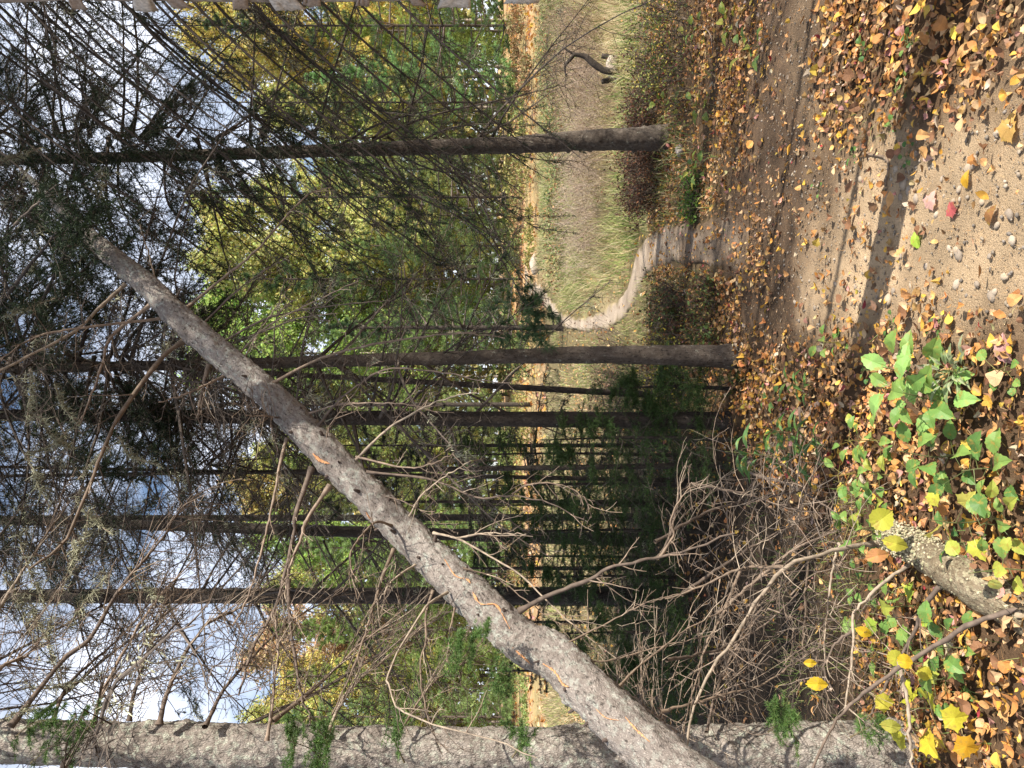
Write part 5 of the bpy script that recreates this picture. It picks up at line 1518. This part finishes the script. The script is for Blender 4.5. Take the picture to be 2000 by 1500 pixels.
def bush(label, px, py, H_, wid, nst, leaves, pal, group=None, name='dry_bush', wpal=TWD, lsz=0.014):
    """twiggy low bush: stems, side twigs, small leaves"""
    b = G(px, py)
    t = thing(name, label, 'bush', b, group)
    a = rng.uniform(0, 6.28, nst)
    r_ = wid * np.sqrt(rng.uniform(0, 1, nst))
    x_, y_ = b[0] + r_ * np.cos(a), b[1] + r_ * np.sin(a) * 0.7
    p0 = np.stack([x_, y_, h(x_, y_) - 0.02], -1)
    D_ = np.stack([0.5 * np.cos(a) * r_ / wid + 0.2 * rng.normal(size=nst), 0.5 * np.sin(a) * r_ / wid + 0.2 * rng.normal(size=nst), np.ones(nst)], -1)
    B = grow(p0, D_, H_ * rng.uniform(0.6, 1.15, nst), 6, 0.02, 0.16)
    m = MB()
    add_tubes(m, B, 0.0035, 0.0012, 4, wpal)
    b2, d2, t2 = side(B, 7, 0.25, 0.98, 45, 0.2, 0.35)
    S2 = grow(b2, d2, H_ * 0.38 * rng.uniform(0.4, 1.2, len(b2)), 5, 0.03, 0.2)
    add_tubes(m, S2, 0.0018, 0.0008, 3, wpal)
    m.obj('stems', M_TWIG, t)['kind'] = 'stuff'
    if leaves:
        pts = S2[:, 1:].reshape(-1, 3)
        k = rng.choice(len(pts), leaves)
        c = pts[k] + rng.normal(0, 0.02, (leaves, 3))
        A = unit(rng.normal(size=(leaves, 3)))
        Bv = unit(np.cross(A, rng.normal(size=(leaves, 3))))
        s = lsz * rng.uniform(0.6, 1.4, (leaves, 1))
        V = np.stack([c - A * s, c - Bv * s * 0.55, c + A * s, c + Bv * s * 0.55], 1).reshape(-1, 3)
        q = MB()
        q.add(V, np.arange(len(V)).reshape(-1, 4), np.repeat(np.asarray(pal)[rng.integers(0, len(pal), leaves)] * rng.uniform(0.7, 1.25, (leaves, 1)), 4, 0))
        q.obj('leaves', M_LEAF, t)
    return t
RUST = [(0.14, 0.055, 0.03), (0.10, 0.045, 0.03), (0.20, 0.09, 0.04), (0.08, 0.05, 0.03)]
YGR = [(0.26, 0.27, 0.06), (0.16, 0.21, 0.05), (0.34, 0.28, 0.05), (0.10, 0.15, 0.04)]
GRB = [(0.10, 0.16, 0.045), (0.14, 0.20, 0.06), (0.20, 0.21, 0.06), (0.25, 0.16, 0.06)]
bush('dark rust brown bush to the left of the foot of the right trunk', 1290, 340, 0.42, 0.38, 90, 2600, RUST)
bush('second dark brown bush hugging the right trunk on its left', 1290, 320, 0.45, 0.4, 70, 1800, RUST)
bush('rust brown bush right of the foot of the right trunk', 1290, 215, 0.42, 0.5, 80, 2000, RUST)
bush('brown bush below the broken stump with yellow green leaves', 1300, 140, 0.4, 0.6, 70, 1500, RUST + YGR)
bush('yellow green leafy bush at the right below the birch edge', 1325, 55, 0.4, 0.6, 60, 1500, YGR)
bush('low yellow green weed patch right of the right trunk', 1345, 130, 0.25, 0.5, 50, 700, YGR + RUST)
bush('green leafy bush left of the footpath bend', 1325, 665, 0.26, 0.42, 90, 1900, GRB)
bush('green and brown bush on the left bank of the footpath', 1395, 630, 0.2, 0.3, 80, 1500, GRB + RUST[:2])
bush('brown twiggy bush between the footpath and the slim brown trunk', 1330, 650, 0.35, 0.45, 80, 1300, RUST + GRB[:1])
bush('yellow leaved bush behind the foot of the slim brown trunk', 1345, 735, 0.45, 0.35, 60, 800, [(0.45, 0.36, 0.05), (0.25, 0.25, 0.05)])
bush('pale brown bush beyond the slim brown trunk', 1225, 760, 0.6, 0.7, 90, 1600, [(0.26, 0.15, 0.10), (0.20, 0.12, 0.08), (0.32, 0.22, 0.14)])
bush('green bush behind the thin dark pole', 1270, 800, 0.6, 0.6, 80, 1700, GRB)
bush('small bright green weed at the right bank of the footpath', 1365, 375, 0.16, 0.2, 50, 700, [(0.10, 0.20, 0.03), (0.14, 0.25, 0.04)])
bush('pale twiggy bush in the middle of the clearing', 1180, 420, 0.8, 0.9, 140, 700, [(0.34, 0.24, 0.16), (0.28, 0.2, 0.12)], wpal=[(0.36, 0.28, 0.21), (0.28, 0.21, 0.16), (0.42, 0.34, 0.27)])
bush('pale twiggy bush just left of the right trunk in the clearing', 1190, 330, 0.8, 0.9, 140, 700, [(0.34, 0.24, 0.16), (0.28, 0.2, 0.12)], wpal=[(0.36, 0.28, 0.21), (0.28, 0.21, 0.16), (0.42, 0.34, 0.27)])
bush('pale twiggy bush just right of the right trunk in the clearing', 1195, 215, 0.8, 0.9, 140, 900, [(0.34, 0.24, 0.16), (0.28, 0.2, 0.12)], wpal=[(0.36, 0.28, 0.21), (0.28, 0.21, 0.16)])
bush('reddish twiggy bush behind the broken stump', 1170, 130, 0.9, 0.9, 130, 1200, [(0.30, 0.17, 0.10), (0.24, 0.15, 0.09), (0.14, 0.17, 0.06)], wpal=[(0.30, 0.22, 0.16), (0.24, 0.17, 0.12)])
bush('twiggy bush with grey green leaves far right in the clearing', 1150, 60, 1.0, 1.1, 120, 1600, [(0.16, 0.19, 0.09), (0.28, 0.18, 0.10)], wpal=[(0.30, 0.22, 0.16), (0.24, 0.17, 0.12)])
for px, py, lb_ in [(1105, 460, 'green bush at the back of the clearing nearest the footpath'), (1110, 330, 'green bush at the back of the clearing left of the right trunk'), (1100, 200, 'green bush at the back of the clearing right of the right trunk'), (1085, 90, 'green bush at the back of the clearing far right')]:
    bush(lb_, px, py, 0.5, 1.3, 110, 2200, [(0.15, 0.22, 0.07), (0.22, 0.26, 0.09), (0.32, 0.26, 0.10), (0.35, 0.2, 0.09)], lsz=0.035)

EDGE = [(1032, 30), (1018, 95), (1040, 150), (1014, 185), (1028, 240), (1046, 300), (1016, 340), (1034, 395), (1012, 430), (1048, 470), (1020, 500), (1014, 640), (1040, 680), (1022, 760), (1040, 840), (1018, 900), (1034, 980), (1016, 1090), (1040, 1200), (1020, 1290), (1034, 1380)]
for (px, py), lb_ in zip(EDGE, ordinal_labels([q[1] for q in EDGE], 'low far bush')):
    bush(lb_, px, py, rng.uniform(0.5, 1.3), rng.uniform(0.7, 1.8), 50, 1000, [[(0.17, 0.25, 0.07), (0.25, 0.30, 0.10)], [(0.36, 0.32, 0.10), (0.24, 0.26, 0.08)], [(0.32, 0.18, 0.09), (0.24, 0.22, 0.09)]][rng.integers(0, 3)], 'low bushes under the far wood', lsz=0.06)

# ------------------------------------------------------------------ stump with its dead fork, birch log, boulder, mossy log
b = G(1215, 135)
d = b[1]
STUMP = thing('broken_stump', 'pale broken stump in the clearing with two dark jagged ends', 'stump', b)
trunk_mb([b + [-0.16, 0, 0.02], b + [-0.02, 0, 0.13], b + [0.16, 0, 0.12]], [0.075, 0.085, 0.07], 18, 0.03, 0.14).obj('trunk', M_BIRCH, STUMP, True)
for sx in (-0.15, 0.16):
    trunk_mb([b + [sx * 0.9, 0, 0.1], b + [sx * 1.15, 0, 0.28]], [0.05, 0.03], 10, 0.03, 0.2).obj('jagged_end', M_BARK_DARK, STUMP, True)
DB = thing('dead_branch', 'black forked dead branch rising from the broken stump in the clearing', 'branch', b)
for q, r in [([(1205, 142), (1180, 137), (1160, 125), (1142, 110), (1118, 106)], [0.05, 0.045, 0.04, 0.034, 0.025]), ([(1120, 106), (1108, 98), (1097, 91)], [0.02, 0.014, 0.006]), ([(1122, 107), (1112, 118), (1103, 130), (1106, 150)], [0.028, 0.025, 0.02, 0.006])]:
    trunk_mb([P(a, c, d - 0.15) for a, c in q], r, 12, 0.04, 0.15).obj('limb', M_BARK_DARK, DB, True)

b = G(1340, 293)
o = trunk_mb([b + [-0.035, 0.0, 0.04], b + [0.03, 0.05, 0.05]], [0.042, 0.04], 18, 0.015, 0.05).obj('birch_log', M_BIRCH, None, True)
tag(o, 'short white birch log lying at the foot of the right trunk', 'log')

b = G(1052, 515)
o = link('boulder', stone_data(4, 3))
o.scale = (0.33, 0.3, 0.36)
o.location = b + [0, 0, 0.12]
tag(o, 'pale round boulder at the far end of the footpath', 'boulder')

a, c = G(1800, 1060), G(2010, 1185)
ML = thing('mossy_log', 'short thick log crusted with pale lichen lying at the lower left among green leaves', 'log', a)
trunk_mb([P(1738, 1045, a[1] * 1.0) + [0, 0, 0.0], P(1800, 1075, 2.82), P(1850, 1108, 2.68), P(1920, 1150, 2.5), P(2040, 1215, 2.3)], [0.055, 0.062, 0.064, 0.066, 0.068], 40, 0.012, 0.10).obj('trunk', M_LOG, ML, True)
m = MB()
n = 3600
ps = resample([P(1745, 1048, a[1]), P(1800, 1075, 2.82), P(1850, 1108, 2.68), P(1920, 1150, 2.5), P(2000, 1195, 2.36)], 60)[rng.integers(0, 60, n)]
nd = unit(rng.normal(size=(n, 3)) + [0.3, -0.6, 0.5])
c_ = ps + nd * rng.uniform(0.056, 0.07, (n, 1))
V = np.einsum('nij,vj->nvi', rotmats(n, 1.0), ICO_V * [1, 1, 0.6]) * (rng.uniform(0.002, 0.0075, n))[:, None, None] + c_[:, None]
m.add(V.reshape(-1, 3), (ICO_F[None] + (np.arange(n) * 12)[:, None, None]).reshape(-1, 3), np.repeat(np.array([(0.36, 0.32, 0.20), (0.27, 0.26, 0.16), (0.42, 0.37, 0.26)])[rng.integers(0, 3, n)], 12, 0))
m.obj('lichen_crust', M_LICHEN, ML)['kind'] = 'stuff'

# ------------------------------------------------------------------ brush pile: dead branches, each with its curved twigs
def brush(label, pts, r, m2=14, l2=0.26, droop=0.1, m3=2, pal=TW, ang=62, t0=0.12, g2=-0.06):
    q = [P(*p) for p in pts]
    t = thing('dead_branch', label, 'branch', q[0], 'dead branches of the brush pile')
    m = MB()
    B = resample(q, 26)[None]
    B = B + 0.0022 * rng.normal(size=B.shape)
    r = r * 0.82
    add_tubes(m, B, r, r * 0.4, 8, pal, 0.15)
    m.obj('limb', M_TWIG, t, True)
    if m2:
        k = MB()
        b2, d2, t2 = side(B, m2, t0, 0.98, ang, droop, 0.2)
        ll = l2 * rng.uniform(0.3, 1.2, len(t2)) * (1.15 - 0.5 * t2)
        S2 = grow(b2, d2, ll, 8, g=g2, jit=0.10)
        add_tubes(k, S2, r * 0.26, 0.0008, 4, pal)
        if m3:
            b3, d3, t3 = side(S2, m3, 0.2, 0.9, 45, 0, 0.25)
            add_tubes(k, grow(b3, d3, np.repeat(ll, m3) * 0.4 * rng.uniform(0.4, 1.2, len(t3)), 5, g=-0.03, jit=0.14), 0.0013, 0.0007, 3, pal)
        k.obj('twigs', M_TWIG, t, True)['kind'] = 'stuff'
    return t
BR = [
    ('long dead branch curving from the mossy log up to the left edge trunk', [(1716, 1061, 3.1), (1667, 1068, 3.05), (1615, 1080, 3.0), (1545, 1101, 2.95), (1499, 1146, 2.9), (1464, 1199, 2.85), (1422, 1262, 2.8), (1387, 1314, 2.75), (1352, 1388, 2.7), (1335, 1500, 2.6)], 0.0125),
    ('dead branch forking off the long curved branch towards the thicket', [(1530, 1108, 2.95), (1470, 1108, 3.0), (1436, 1115, 3.0), (1370, 1145, 3.05), (1300, 1170, 3.05)], 0.009),
    ('smooth brown branch arching across the lower left corner in front of the leaves', [(2030, 1185, 2.3), (1947, 1202, 2.35), (1895, 1220, 2.4), (1842, 1251, 2.45), (1772, 1293, 2.5), (1720, 1332, 2.5), (1678, 1360, 2.55), (1640, 1398, 2.55), (1615, 1437, 2.5), (1587, 1500, 2.45)], 0.012),
    ('scaly reddish branch running from the mossy log under the yellow leaf', [(1842, 1143, 2.7), (1807, 1178, 2.72), (1790, 1227, 2.75), (1769, 1265, 2.78), (1741, 1318, 2.8), (1716, 1367, 2.8), (1699, 1398, 2.8)], 0.011),
    ('grey dead branch standing nearly level above the green seedlings', [(1772, 1104, 2.9), (1720, 1143, 2.85), (1678, 1185, 2.82), (1667, 1206, 2.8), (1664, 1272, 2.75), (1659, 1325, 2.72), (1650, 1388, 2.7)], 0.009),
    ('curved dead branch joining the level grey branch', [(1664, 1232, 2.8), (1636, 1255, 2.8), (1611, 1297, 2.8), (1613, 1342, 2.8), (1622, 1395, 2.8)], 0.007),
    ('straight thorny dead stick right of the dark hollow', [(1640, 1060, 3.2), (1632, 1087, 3.15), (1622, 1143, 3.1), (1615, 1192, 3.05), (1611, 1241, 3.0), (1611, 1300, 2.95)], 0.007),
    ('straight dead stick in the dark hollow under the brush pile', [(1580, 1080, 3.3), (1573, 1178, 3.2), (1569, 1265, 3.1), (1566, 1311, 3.1), (1555, 1363, 3.0)], 0.006),
    ('dead branch sloping beside the long curved branch in the brush pile', [(1443, 1118, 3.1), (1419, 1185, 3.0), (1387, 1241, 2.95), (1370, 1290, 2.9), (1349, 1360, 2.85), (1335, 1430, 2.8)], 0.007),
    ('pale bare stick lying in the lower left corner over the leaves', [(1755, 1290, 2.55), (1772, 1370, 2.5), (1779, 1458, 2.45), (1783, 1530, 2.4)], 0.009),
    ('thin brown stem lying along the bottom left edge', [(1960, 1250, 2.45), (1970, 1377, 2.4), (1968, 1520, 2.35)], 0.006),
    ('grey fallen stem lying beside the mossy log on the leaves', [(1788, 972, 3.0), (1842, 1034, 2.85), (1888, 1083, 2.75)], 0.008),
    ('dead branch on the ground between the narrow leaved plant and the green leaves', [(1464, 903, 4.4), (1468, 924, 4.3), (1545, 948, 4.0), (1604, 983, 3.7), (1640, 1005, 3.5)], 0.011),
    ('tan branch along the upper edge of the brush pile', [(1352, 945, 3.6), (1440, 962, 3.6), (1490, 975, 3.6), (1545, 994, 3.55), (1615, 1003, 3.5)], 0.008),
    ('comb like dead branch at the right end of the brush pile', [(1285, 1090, 3.1), (1310, 1045, 3.3), (1320, 1000, 3.4), (1326, 965, 3.5), (1350, 945, 3.6)], 0.008),
    ('branch lying under the tan branch at the top of the brush pile', [(1280, 1060, 3.5), (1380, 1000, 3.7), (1480, 975, 3.8), (1560, 960, 3.8)], 0.010),
    ('mottled branch in the middle of the brush pile', [(1330, 1160, 3.3), (1420, 1100, 3.4), (1500, 1050, 3.5), (1580, 1010, 3.6)], 0.010),
    ('lowest grey branch in the brush pile near the green leaves', [(1400, 1200, 3.3), (1480, 1130, 3.35), (1560, 1070, 3.35), (1650, 1030, 3.3)], 0.010),
    ('dead branch sagging through the middle of the dark hollow', [(1300, 1290, 2.9), (1400, 1270, 3.1), (1480, 1230, 3.2), (1560, 1160, 3.3)], 0.008),
    ('dead branch crossing the hollow close to the left edge trunk', [(1290, 1390, 2.8), (1400, 1360, 2.9), (1500, 1330, 3.0), (1600, 1260, 3.1)], 0.007)]
BARE = ('pale bare', 'thin brown', 'grey fallen', 'smooth brown')
for lb_, pts, r in BR:
    bare = lb_.startswith(BARE)
    brush(lb_, pts, r, 0 if bare else 17, 0.30)
# tangle of loose twigs that nobody could count
m = MB()
n = 260
pxs = rng.uniform(1120, 1660, n)
pys = 945 + 475 * rng.uniform(0, 1, n) ** 1.7
dd = rng.uniform(3.0, 4.4, n)
p0 = np.stack([(750 - pys) / F * dd, dd, CAMZ + (1000 - pxs) / F * dd], -1)
p0[:, 2] = np.maximum(p0[:, 2], h(p0[:, 0], p0[:, 1]) + 0.02)
ok = p0[:, 2] < 0.75 - 0.25 * np.abs(p0[:, 0] + 0.9)
p0 = p0[ok]
D = unit(rng.normal(size=(len(p0), 3)) * [1, 0.7, 0.6] + [0.2, 0, -0.1])
B = grow(p0, D, rng.uniform(0.15, 0.55, len(p0)), 8, g=-0.05, jit=0.12)
B[..., 2] = np.maximum(B[..., 2], h(B[..., 0], B[..., 1]) + 0.01)
add_tubes(m, B, rng.uniform(0.0012, 0.0032, len(p0)), 0.0008, 4, np.vstack([TW[:2], TWD, TWD]))
b3, d3, t3 = side(B, 3, 0.2, 0.9, 50, 0, 0.3)
add_tubes(m, grow(b3, d3, rng.uniform(0.04, 0.16, len(b3)), 5, -0.03, 0.15), 0.0013, 0.0007, 3, np.vstack([TW, TWD]))
tag(m.obj('twig_tangle', M_TWIG), 'tangle of fine dead twigs in the brush pile', 'twigs', kind='stuff')
# sticks lying on the leaves
for lb_, q, r in [('dark stick lying across the leaves below the narrow leaved plant', [(1573, 795), (1576, 850), (1574, 922)], 0.010), ('thin grey stick lying on the leaves near the track edge', [(1700, 300), (1745, 312), (1742, 362)], 0.006), ('dark stick lying beside the narrow leaved plant', [(1552, 850), (1556, 900), (1560, 960)], 0.009),
                  ('short pale stick lying on the leaf litter left of the slim trunk', [(1595, 790), (1590, 812), (1575, 822)], 0.006), ('small bent stick at the foot of the slim brown trunk', [(1450, 660), (1462, 678), (1475, 690)], 0.006), ('thin stick in the leaves at the right under the birch', [(1340, 35), (1390, 60), (1400, 110)], 0.008)]:
    m = MB()
    B = resample([G(*a) + [0, 0, r + 0.02] for a in q], 14)[None]
    add_tubes(m, B, r, r * 0.6, 8, TW)
    tag(m.obj('stick', M_TWIG, None, True), lb_, 'stick')

# ------------------------------------------------------------------ green plants, leaf by leaf
GLEAF = {}
def gleaf(shape, col, parent, pos, direction, nrm, size, label=None):
    key = (shape, col)
    if key not in GLEAF:
        out, cu, fo = {'ovate': (OVATE, -0.28, 0.22), 'maple': (MAPLE, -0.22, 0.14), 'lance': (LANCE, -0.35, 0.3), 'round': (ROUND, -0.2, 0.15)}[shape]
        oc = resample([list(a) + [0] for a in out + out[:1]], 29 if shape != 'maple' else 37)[:-1, :2]
        oc = oc * (1 + 0.05 * np.where(np.arange(len(oc)) % 2 == 0, 1, -1) * (shape != 'lance'))[:, None]
        V0, F0 = fan(oc, cu, fo)
        V0 = V0 + [0, 1.0, 0]
        q = MB()
        q.add(V0, F0, np.array(col) * rng.uniform(0.85, 1.12, (len(V0), 1)))
        GLEAF[key] = q.data('leaf', M_GREEN)
    o = link('leaf', GLEAF[key], parent)
    yv = unit(direction)
    xv = unit(np.cross(yv, nrm))
    zv = np.cross(xv, yv)
    Mx = Matrix(((xv[0], yv[0], zv[0]), (xv[1], yv[1], zv[1]), (xv[2], yv[2], zv[2])))
    o.rotation_euler = Mx.to_euler()
    s_ = size * 0.5
    o.scale = (s_, s_, s_)
    o.location = np.asarray(pos) - (np.array(parent['_o']) if parent is not None and '_o' in parent else 0)
    return o

G1, G2, G3, G4, G5 = (0.15, 0.275, 0.065), (0.21, 0.335, 0.08), (0.10, 0.20, 0.05), (0.36, 0.40, 0.07), (0.62, 0.42, 0.03)
GD, SIL = (0.07, 0.17, 0.05), (0.30, 0.36, 0.20)
def herb(label, px, py, H_, shape, cols, n, size, spread=0.35, lean=(0, 0), name='green_plant', cat='plant', opp=False, dlift=0.1):
    b = G(px, py)
    t = thing(name, label, cat, b)
    tip = b + np.array([lean[0], lean[1], H_])
    st = resample([b - [0, 0, 0.01], b + (tip - b) * 0.5 + rng.normal(0, 0.012, 3), tip], 12)
    m = MB()
    add_tubes(m, st[None], 0.0028, 0.0014, 5, [(0.16, 0.17, 0.07)], 0.1)
    a0 = rng.uniform(0, 6.28)
    for k in range(n):
        f = 0.25 + 0.75 * (k + 0.5) / n
        p = st[min(11, int(f * 11))]
        az = a0 + k * 2.4
        d = np.array([math.cos(az), math.sin(az) * 0.9 - 0.15, dlift + rng.normal(0, 0.2)])
        L = spread * size * rng.uniform(0.5, 1.6)
        q = p + unit(d) * L
        add_tubes(m, resample([p, q], 3)[None], 0.0011, 0.0008, 4, [(0.17, 0.2, 0.07)], 0.1)
        gleaf(shape, cols[rng.integers(0, len(cols))], t, q, d + [0, -0.15, -0.1], np.array([0.25, -0.35, 1]) + 0.3 * rng.normal(size=3), size * rng.uniform(0.75, 1.2))
    m.obj('stem', M_GREEN, t)
    return t
BR_ = [G2, G1, G2, G4]
herb('bright green leafy plant in front of the brush pile, rightmost of its clump', 1745, 860, 0.20, 'ovate', BR_, 13, 0.062, 1.0)
herb('bright green leafy plant at the top of the clump in front of the brush pile', 1750, 930, 0.26, 'ovate', [G1, G2, G2], 15, 0.06, 1.0)
herb('bright green leafy plant with yellowing tips in the clump by the brush pile', 1740, 985, 0.24, 'ovate', [G2, G1, G4], 13, 0.06, 1.0)
herb('green leafy plant at the left of the clump next to the mossy log', 1755, 1025, 0.22, 'ovate', [G1, G1, G2], 13, 0.055, 1.0)
herb('tall light green weed with long leaves in the lower middle', 1880, 800, 0.32, 'ovate', [G2, (0.27, 0.46, 0.13), G1], 16, 0.085, 0.6, lean=(0.08, -0.05))
herb('light green weed with long leaves above the silvery tuft', 1870, 745, 0.26, 'ovate', [(0.27, 0.46, 0.13), G2], 12, 0.085, 0.5, lean=(0.05, 0))
herb('green weed with broad leaves left of the tall light green weed', 1890, 880, 0.24, 'ovate', [G1, G3, G2], 12, 0.08, 0.7)
herb('low green plant near the bottom edge left of the silvery tuft', 1965, 920, 0.14, 'ovate', [G2, G3], 8, 0.075, 0.8)
herb('green plant at the bottom edge in front of the mossy log', 1985, 1030, 0.12, 'ovate', [G2, G4], 9, 0.06, 0.9)
herb('small green plant near the bottom edge below the silvery tuft', 1990, 720, 0.08, 'round', [G1, G2], 8, 0.04, 1.0)
herb('green seedling growing through the leaves beside the track edge', 1650, 665, 0.14, 'ovate', [G1, G2], 8, 0.055, 0.7)
herb('small green seedling below the narrow leaved plant', 1530, 770, 0.14, 'ovate', [(0.2, 0.36, 0.1), G2], 9, 0.045, 0.8)
herb('tall narrow leaved green plant standing in front of the dark thicket', 1620, 905, 0.52, 'lance', [(0.10, 0.21, 0.07), G3, (0.14, 0.26, 0.09)], 24, 0.115, 0.1, lean=(0.06, 0))
herb('narrow leaved green plant leaning beside the tallest one', 1625, 880, 0.36, 'lance', [(0.12, 0.23, 0.07), G3], 18, 0.105, 0.1, lean=(0.12, -0.05))
herb('short narrow leaved plant between the leaves and the slim trunk', 1590, 760, 0.16, 'lance', [(0.15, 0.28, 0.08), G3], 10, 0.08, 0.2, lean=(0.05, 0))
herb('silvery green tuft with narrow leaves near the bottom edge', 1905, 725, 0.10, 'lance', [SIL, (0.34, 0.38, 0.24), (0.24, 0.32, 0.15)], 26, 0.065, 0.5, dlift=0.5)
herb('maple seedling with yellow green leaves under the level grey branch', 1800, 1180, 0.22, 'maple', [G4, G2, (0.3, 0.42, 0.06)], 9, 0.075, 0.9)
herb('green lobed seedling under the scaly reddish branch', 1790, 1260, 0.22, 'maple', [G1, G2], 9, 0.07, 0.9)
herb('yellow green maple seedling in the lower left corner', 1860, 1390, 0.20, 'maple', [(0.5, 0.5, 0.05), G4, (0.55, 0.45, 0.04)], 8, 0.085, 0.8)
herb('green plant behind the mossy log at the left', 1720, 1130, 0.14, 'ovate', [G1, G3], 9, 0.05, 1.0)
herb('green plant with toothed leaves at the left near the smooth brown branch', 1920, 1270, 0.22, 'ovate', [G1, G2, G3], 10, 0.075, 0.8)
herb('green plant in the dark at the lower left under the pale stick', 1880, 1330, 0.14, 'ovate', [G1, G3], 8, 0.06, 0.9)
herb('yellow green plant in front of the mossy log at the bottom edge', 2040, 1120, 0.22, 'round', [(0.45, 0.47, 0.12), G4], 7, 0.055, 0.9)
herb('yellow green lobed plant between the fallen stem and the mossy log', 1935, 1015, 0.20, 'maple', [(0.45, 0.45, 0.06), (0.5, 0.46, 0.1)], 6, 0.075, 0.7)
herb('dark green plant beside the fallen grey stem', 1900, 1055, 0.10, 'ovate', [G3, GD], 9, 0.05, 1.0)
for i, (px, py, lb_) in enumerate([(1755, 245, 'small green weed among the leaves at the right of the track'), (1680, 300, 'small green weed beside the thin grey stick'), (1790, 305, 'small green weed at the edge of the sand on the right'), (1610, 365, 'small dark green weed where the leaves meet the trodden dirt'), (1800, 75, 'small green weed deep in the leaves at the far right'),
                                   (1705, 90, 'small green weed in the shaded leaves at the right'), (1770, 175, 'small green weed between the big tan leaves on the right'), (1760, 625, 'small green weed at the left edge of the sand'), (1850, 640, 'small green weed near the bottom left edge of the sand'), (1710, 720, 'small green weed in the leaves left of the sand')]):
    herb(lb_, px, py, 0.05, 'round', [G3, G1, GD], 8, 0.025, 1.1, name='small_weed')
for px, py, H_, lb_ in [(1500, 95, 0.18, 'green weed growing at the right edge of the shaded dirt'), (1385, 205, 0.14, 'broad leaved green weed right of the foot of the right trunk'), (1375, 60, 0.16, 'broad green leaved plant at the right under the birch'), (1385, 330, 0.15, 'yellow green seedling in front of the rust brown bush'), (1330, 200, 0.22, 'yellow green plant beside the right trunk'), (1440, 45, 0.10, 'yellow green weed low at the right edge')]:
    herb(lb_, px, py, H_, 'ovate', [(0.2, 0.27, 0.05), (0.28, 0.29, 0.05), (0.12, 0.2, 0.05)], 8, 0.09, 0.6)
# single yellow leaves caught on the dead branches
for lb_, px, py, d, s, col, sh in [('large yellow leaf caught on a dead twig over the dark hollow', 1575, 1335, 2.7, 0.075, G5, 'ovate'), ('small yellow leaf just above the large yellow one over the hollow', 1570, 1295, 2.7, 0.045, G5, 'ovate'), ('yellow leaf hanging on the level grey branch', 1672, 1228, 2.72, 0.06, G5, 'ovate'), ('yellow leaf resting on the arching smooth branch', 1750, 1290, 2.45, 0.055, G5, 'round'),
                                   ('large yellow green leaf lying across the top of the mossy log', 1700, 1030, 2.75, 0.10, (0.42, 0.42, 0.05), 'round'), ('second yellow green leaf overlapping the mossy log end', 1725, 1055, 2.7, 0.09, (0.45, 0.43, 0.06), 'ovate'), ('curled brown leaf hanging above the mossy log', 1690, 1090, 2.75, 0.085, (0.46, 0.22, 0.09), 'ovate'),
                                   ('golden maple leaf low in the bottom left corner', 1860, 1450, 2.45, 0.085, (0.65, 0.36, 0.03), 'maple'), ('yellow leaf standing upright near the left edge trunk', 1705, 1370, 2.6, 0.07, (0.5, 0.45, 0.06), 'maple'), ('olive leaf hanging below the upright yellow leaf', 1720, 1415, 2.6, 0.07, (0.38, 0.38, 0.07), 'ovate'),
                                   ('yellow leaf under the arching smooth branch', 1790, 1310, 2.5, 0.055, (0.5, 0.46, 0.05), 'round'), ('bright yellow maple leaf at the left above the golden one', 1835, 1405, 2.5, 0.09, (0.55, 0.50, 0.05), 'maple'), ('yellow green leaf left of the level grey branch', 1730, 1280, 2.65, 0.065, (0.46, 0.45, 0.06), 'round')]:
    o = gleaf(sh, col, None, P(px, py, d), np.array([0.4 * rng.normal(), -0.1, -1.0]), np.array([0.4, -1, 0.35]) + 0.2 * rng.normal(size=3), s)
    o.name = 'yellow_leaf' if 'brown' not in lb_ and 'olive' not in lb_ else 'hanging_leaf'
    tag(o, lb_, 'leaf')
# a few leaves that stand out on the sand
for lb_, px, py, s, col, sh in [('bright green fallen leaf alone on the sand', 1810, 470, 0.075, (0.33, 0.48, 0.06), 'ovate'), ('dark pink fallen leaf on the sand beside a cream patch', 1885, 405, 0.065, (0.42, 0.10, 0.10), 'maple'), ('pale pink fallen leaf on the sand', 1832, 398, 0.075, (0.68, 0.42, 0.36), 'maple'), ('mustard yellow oval leaf on the sand', 1905, 355, 0.06, (0.55, 0.32, 0.03), 'ovate'),
                                ('large pale gold leaf at the bottom edge of the sand', 1985, 260, 0.10, (0.64, 0.40, 0.13), 'maple'), ('pink leaf at the left margin of the sand', 1850, 630, 0.06, (0.55, 0.25, 0.24), 'maple'), ('large mauve leaf at the bottom edge', 1990, 685, 0.10, (0.5, 0.28, 0.26), 'ovate'), ('brown oval leaf lying on the shaded stripe of sand', 1948, 425, 0.07, (0.3, 0.15, 0.06), 'ovate')]:
    b = G(px, py)
    o = gleaf(sh, col, None, b + [-s * 0.4, 0, 0.035], np.array([0.8, 0.4 * rng.normal(), 0.05]), np.array([0.1, -0.15, 1.0]) + 0.1 * rng.normal(size=3), s)
    o.name = 'fallen_leaf'
    tag(o, lb_, 'leaf')

for o in COL.objects:
    if '_o' in o:
        del o['_o']
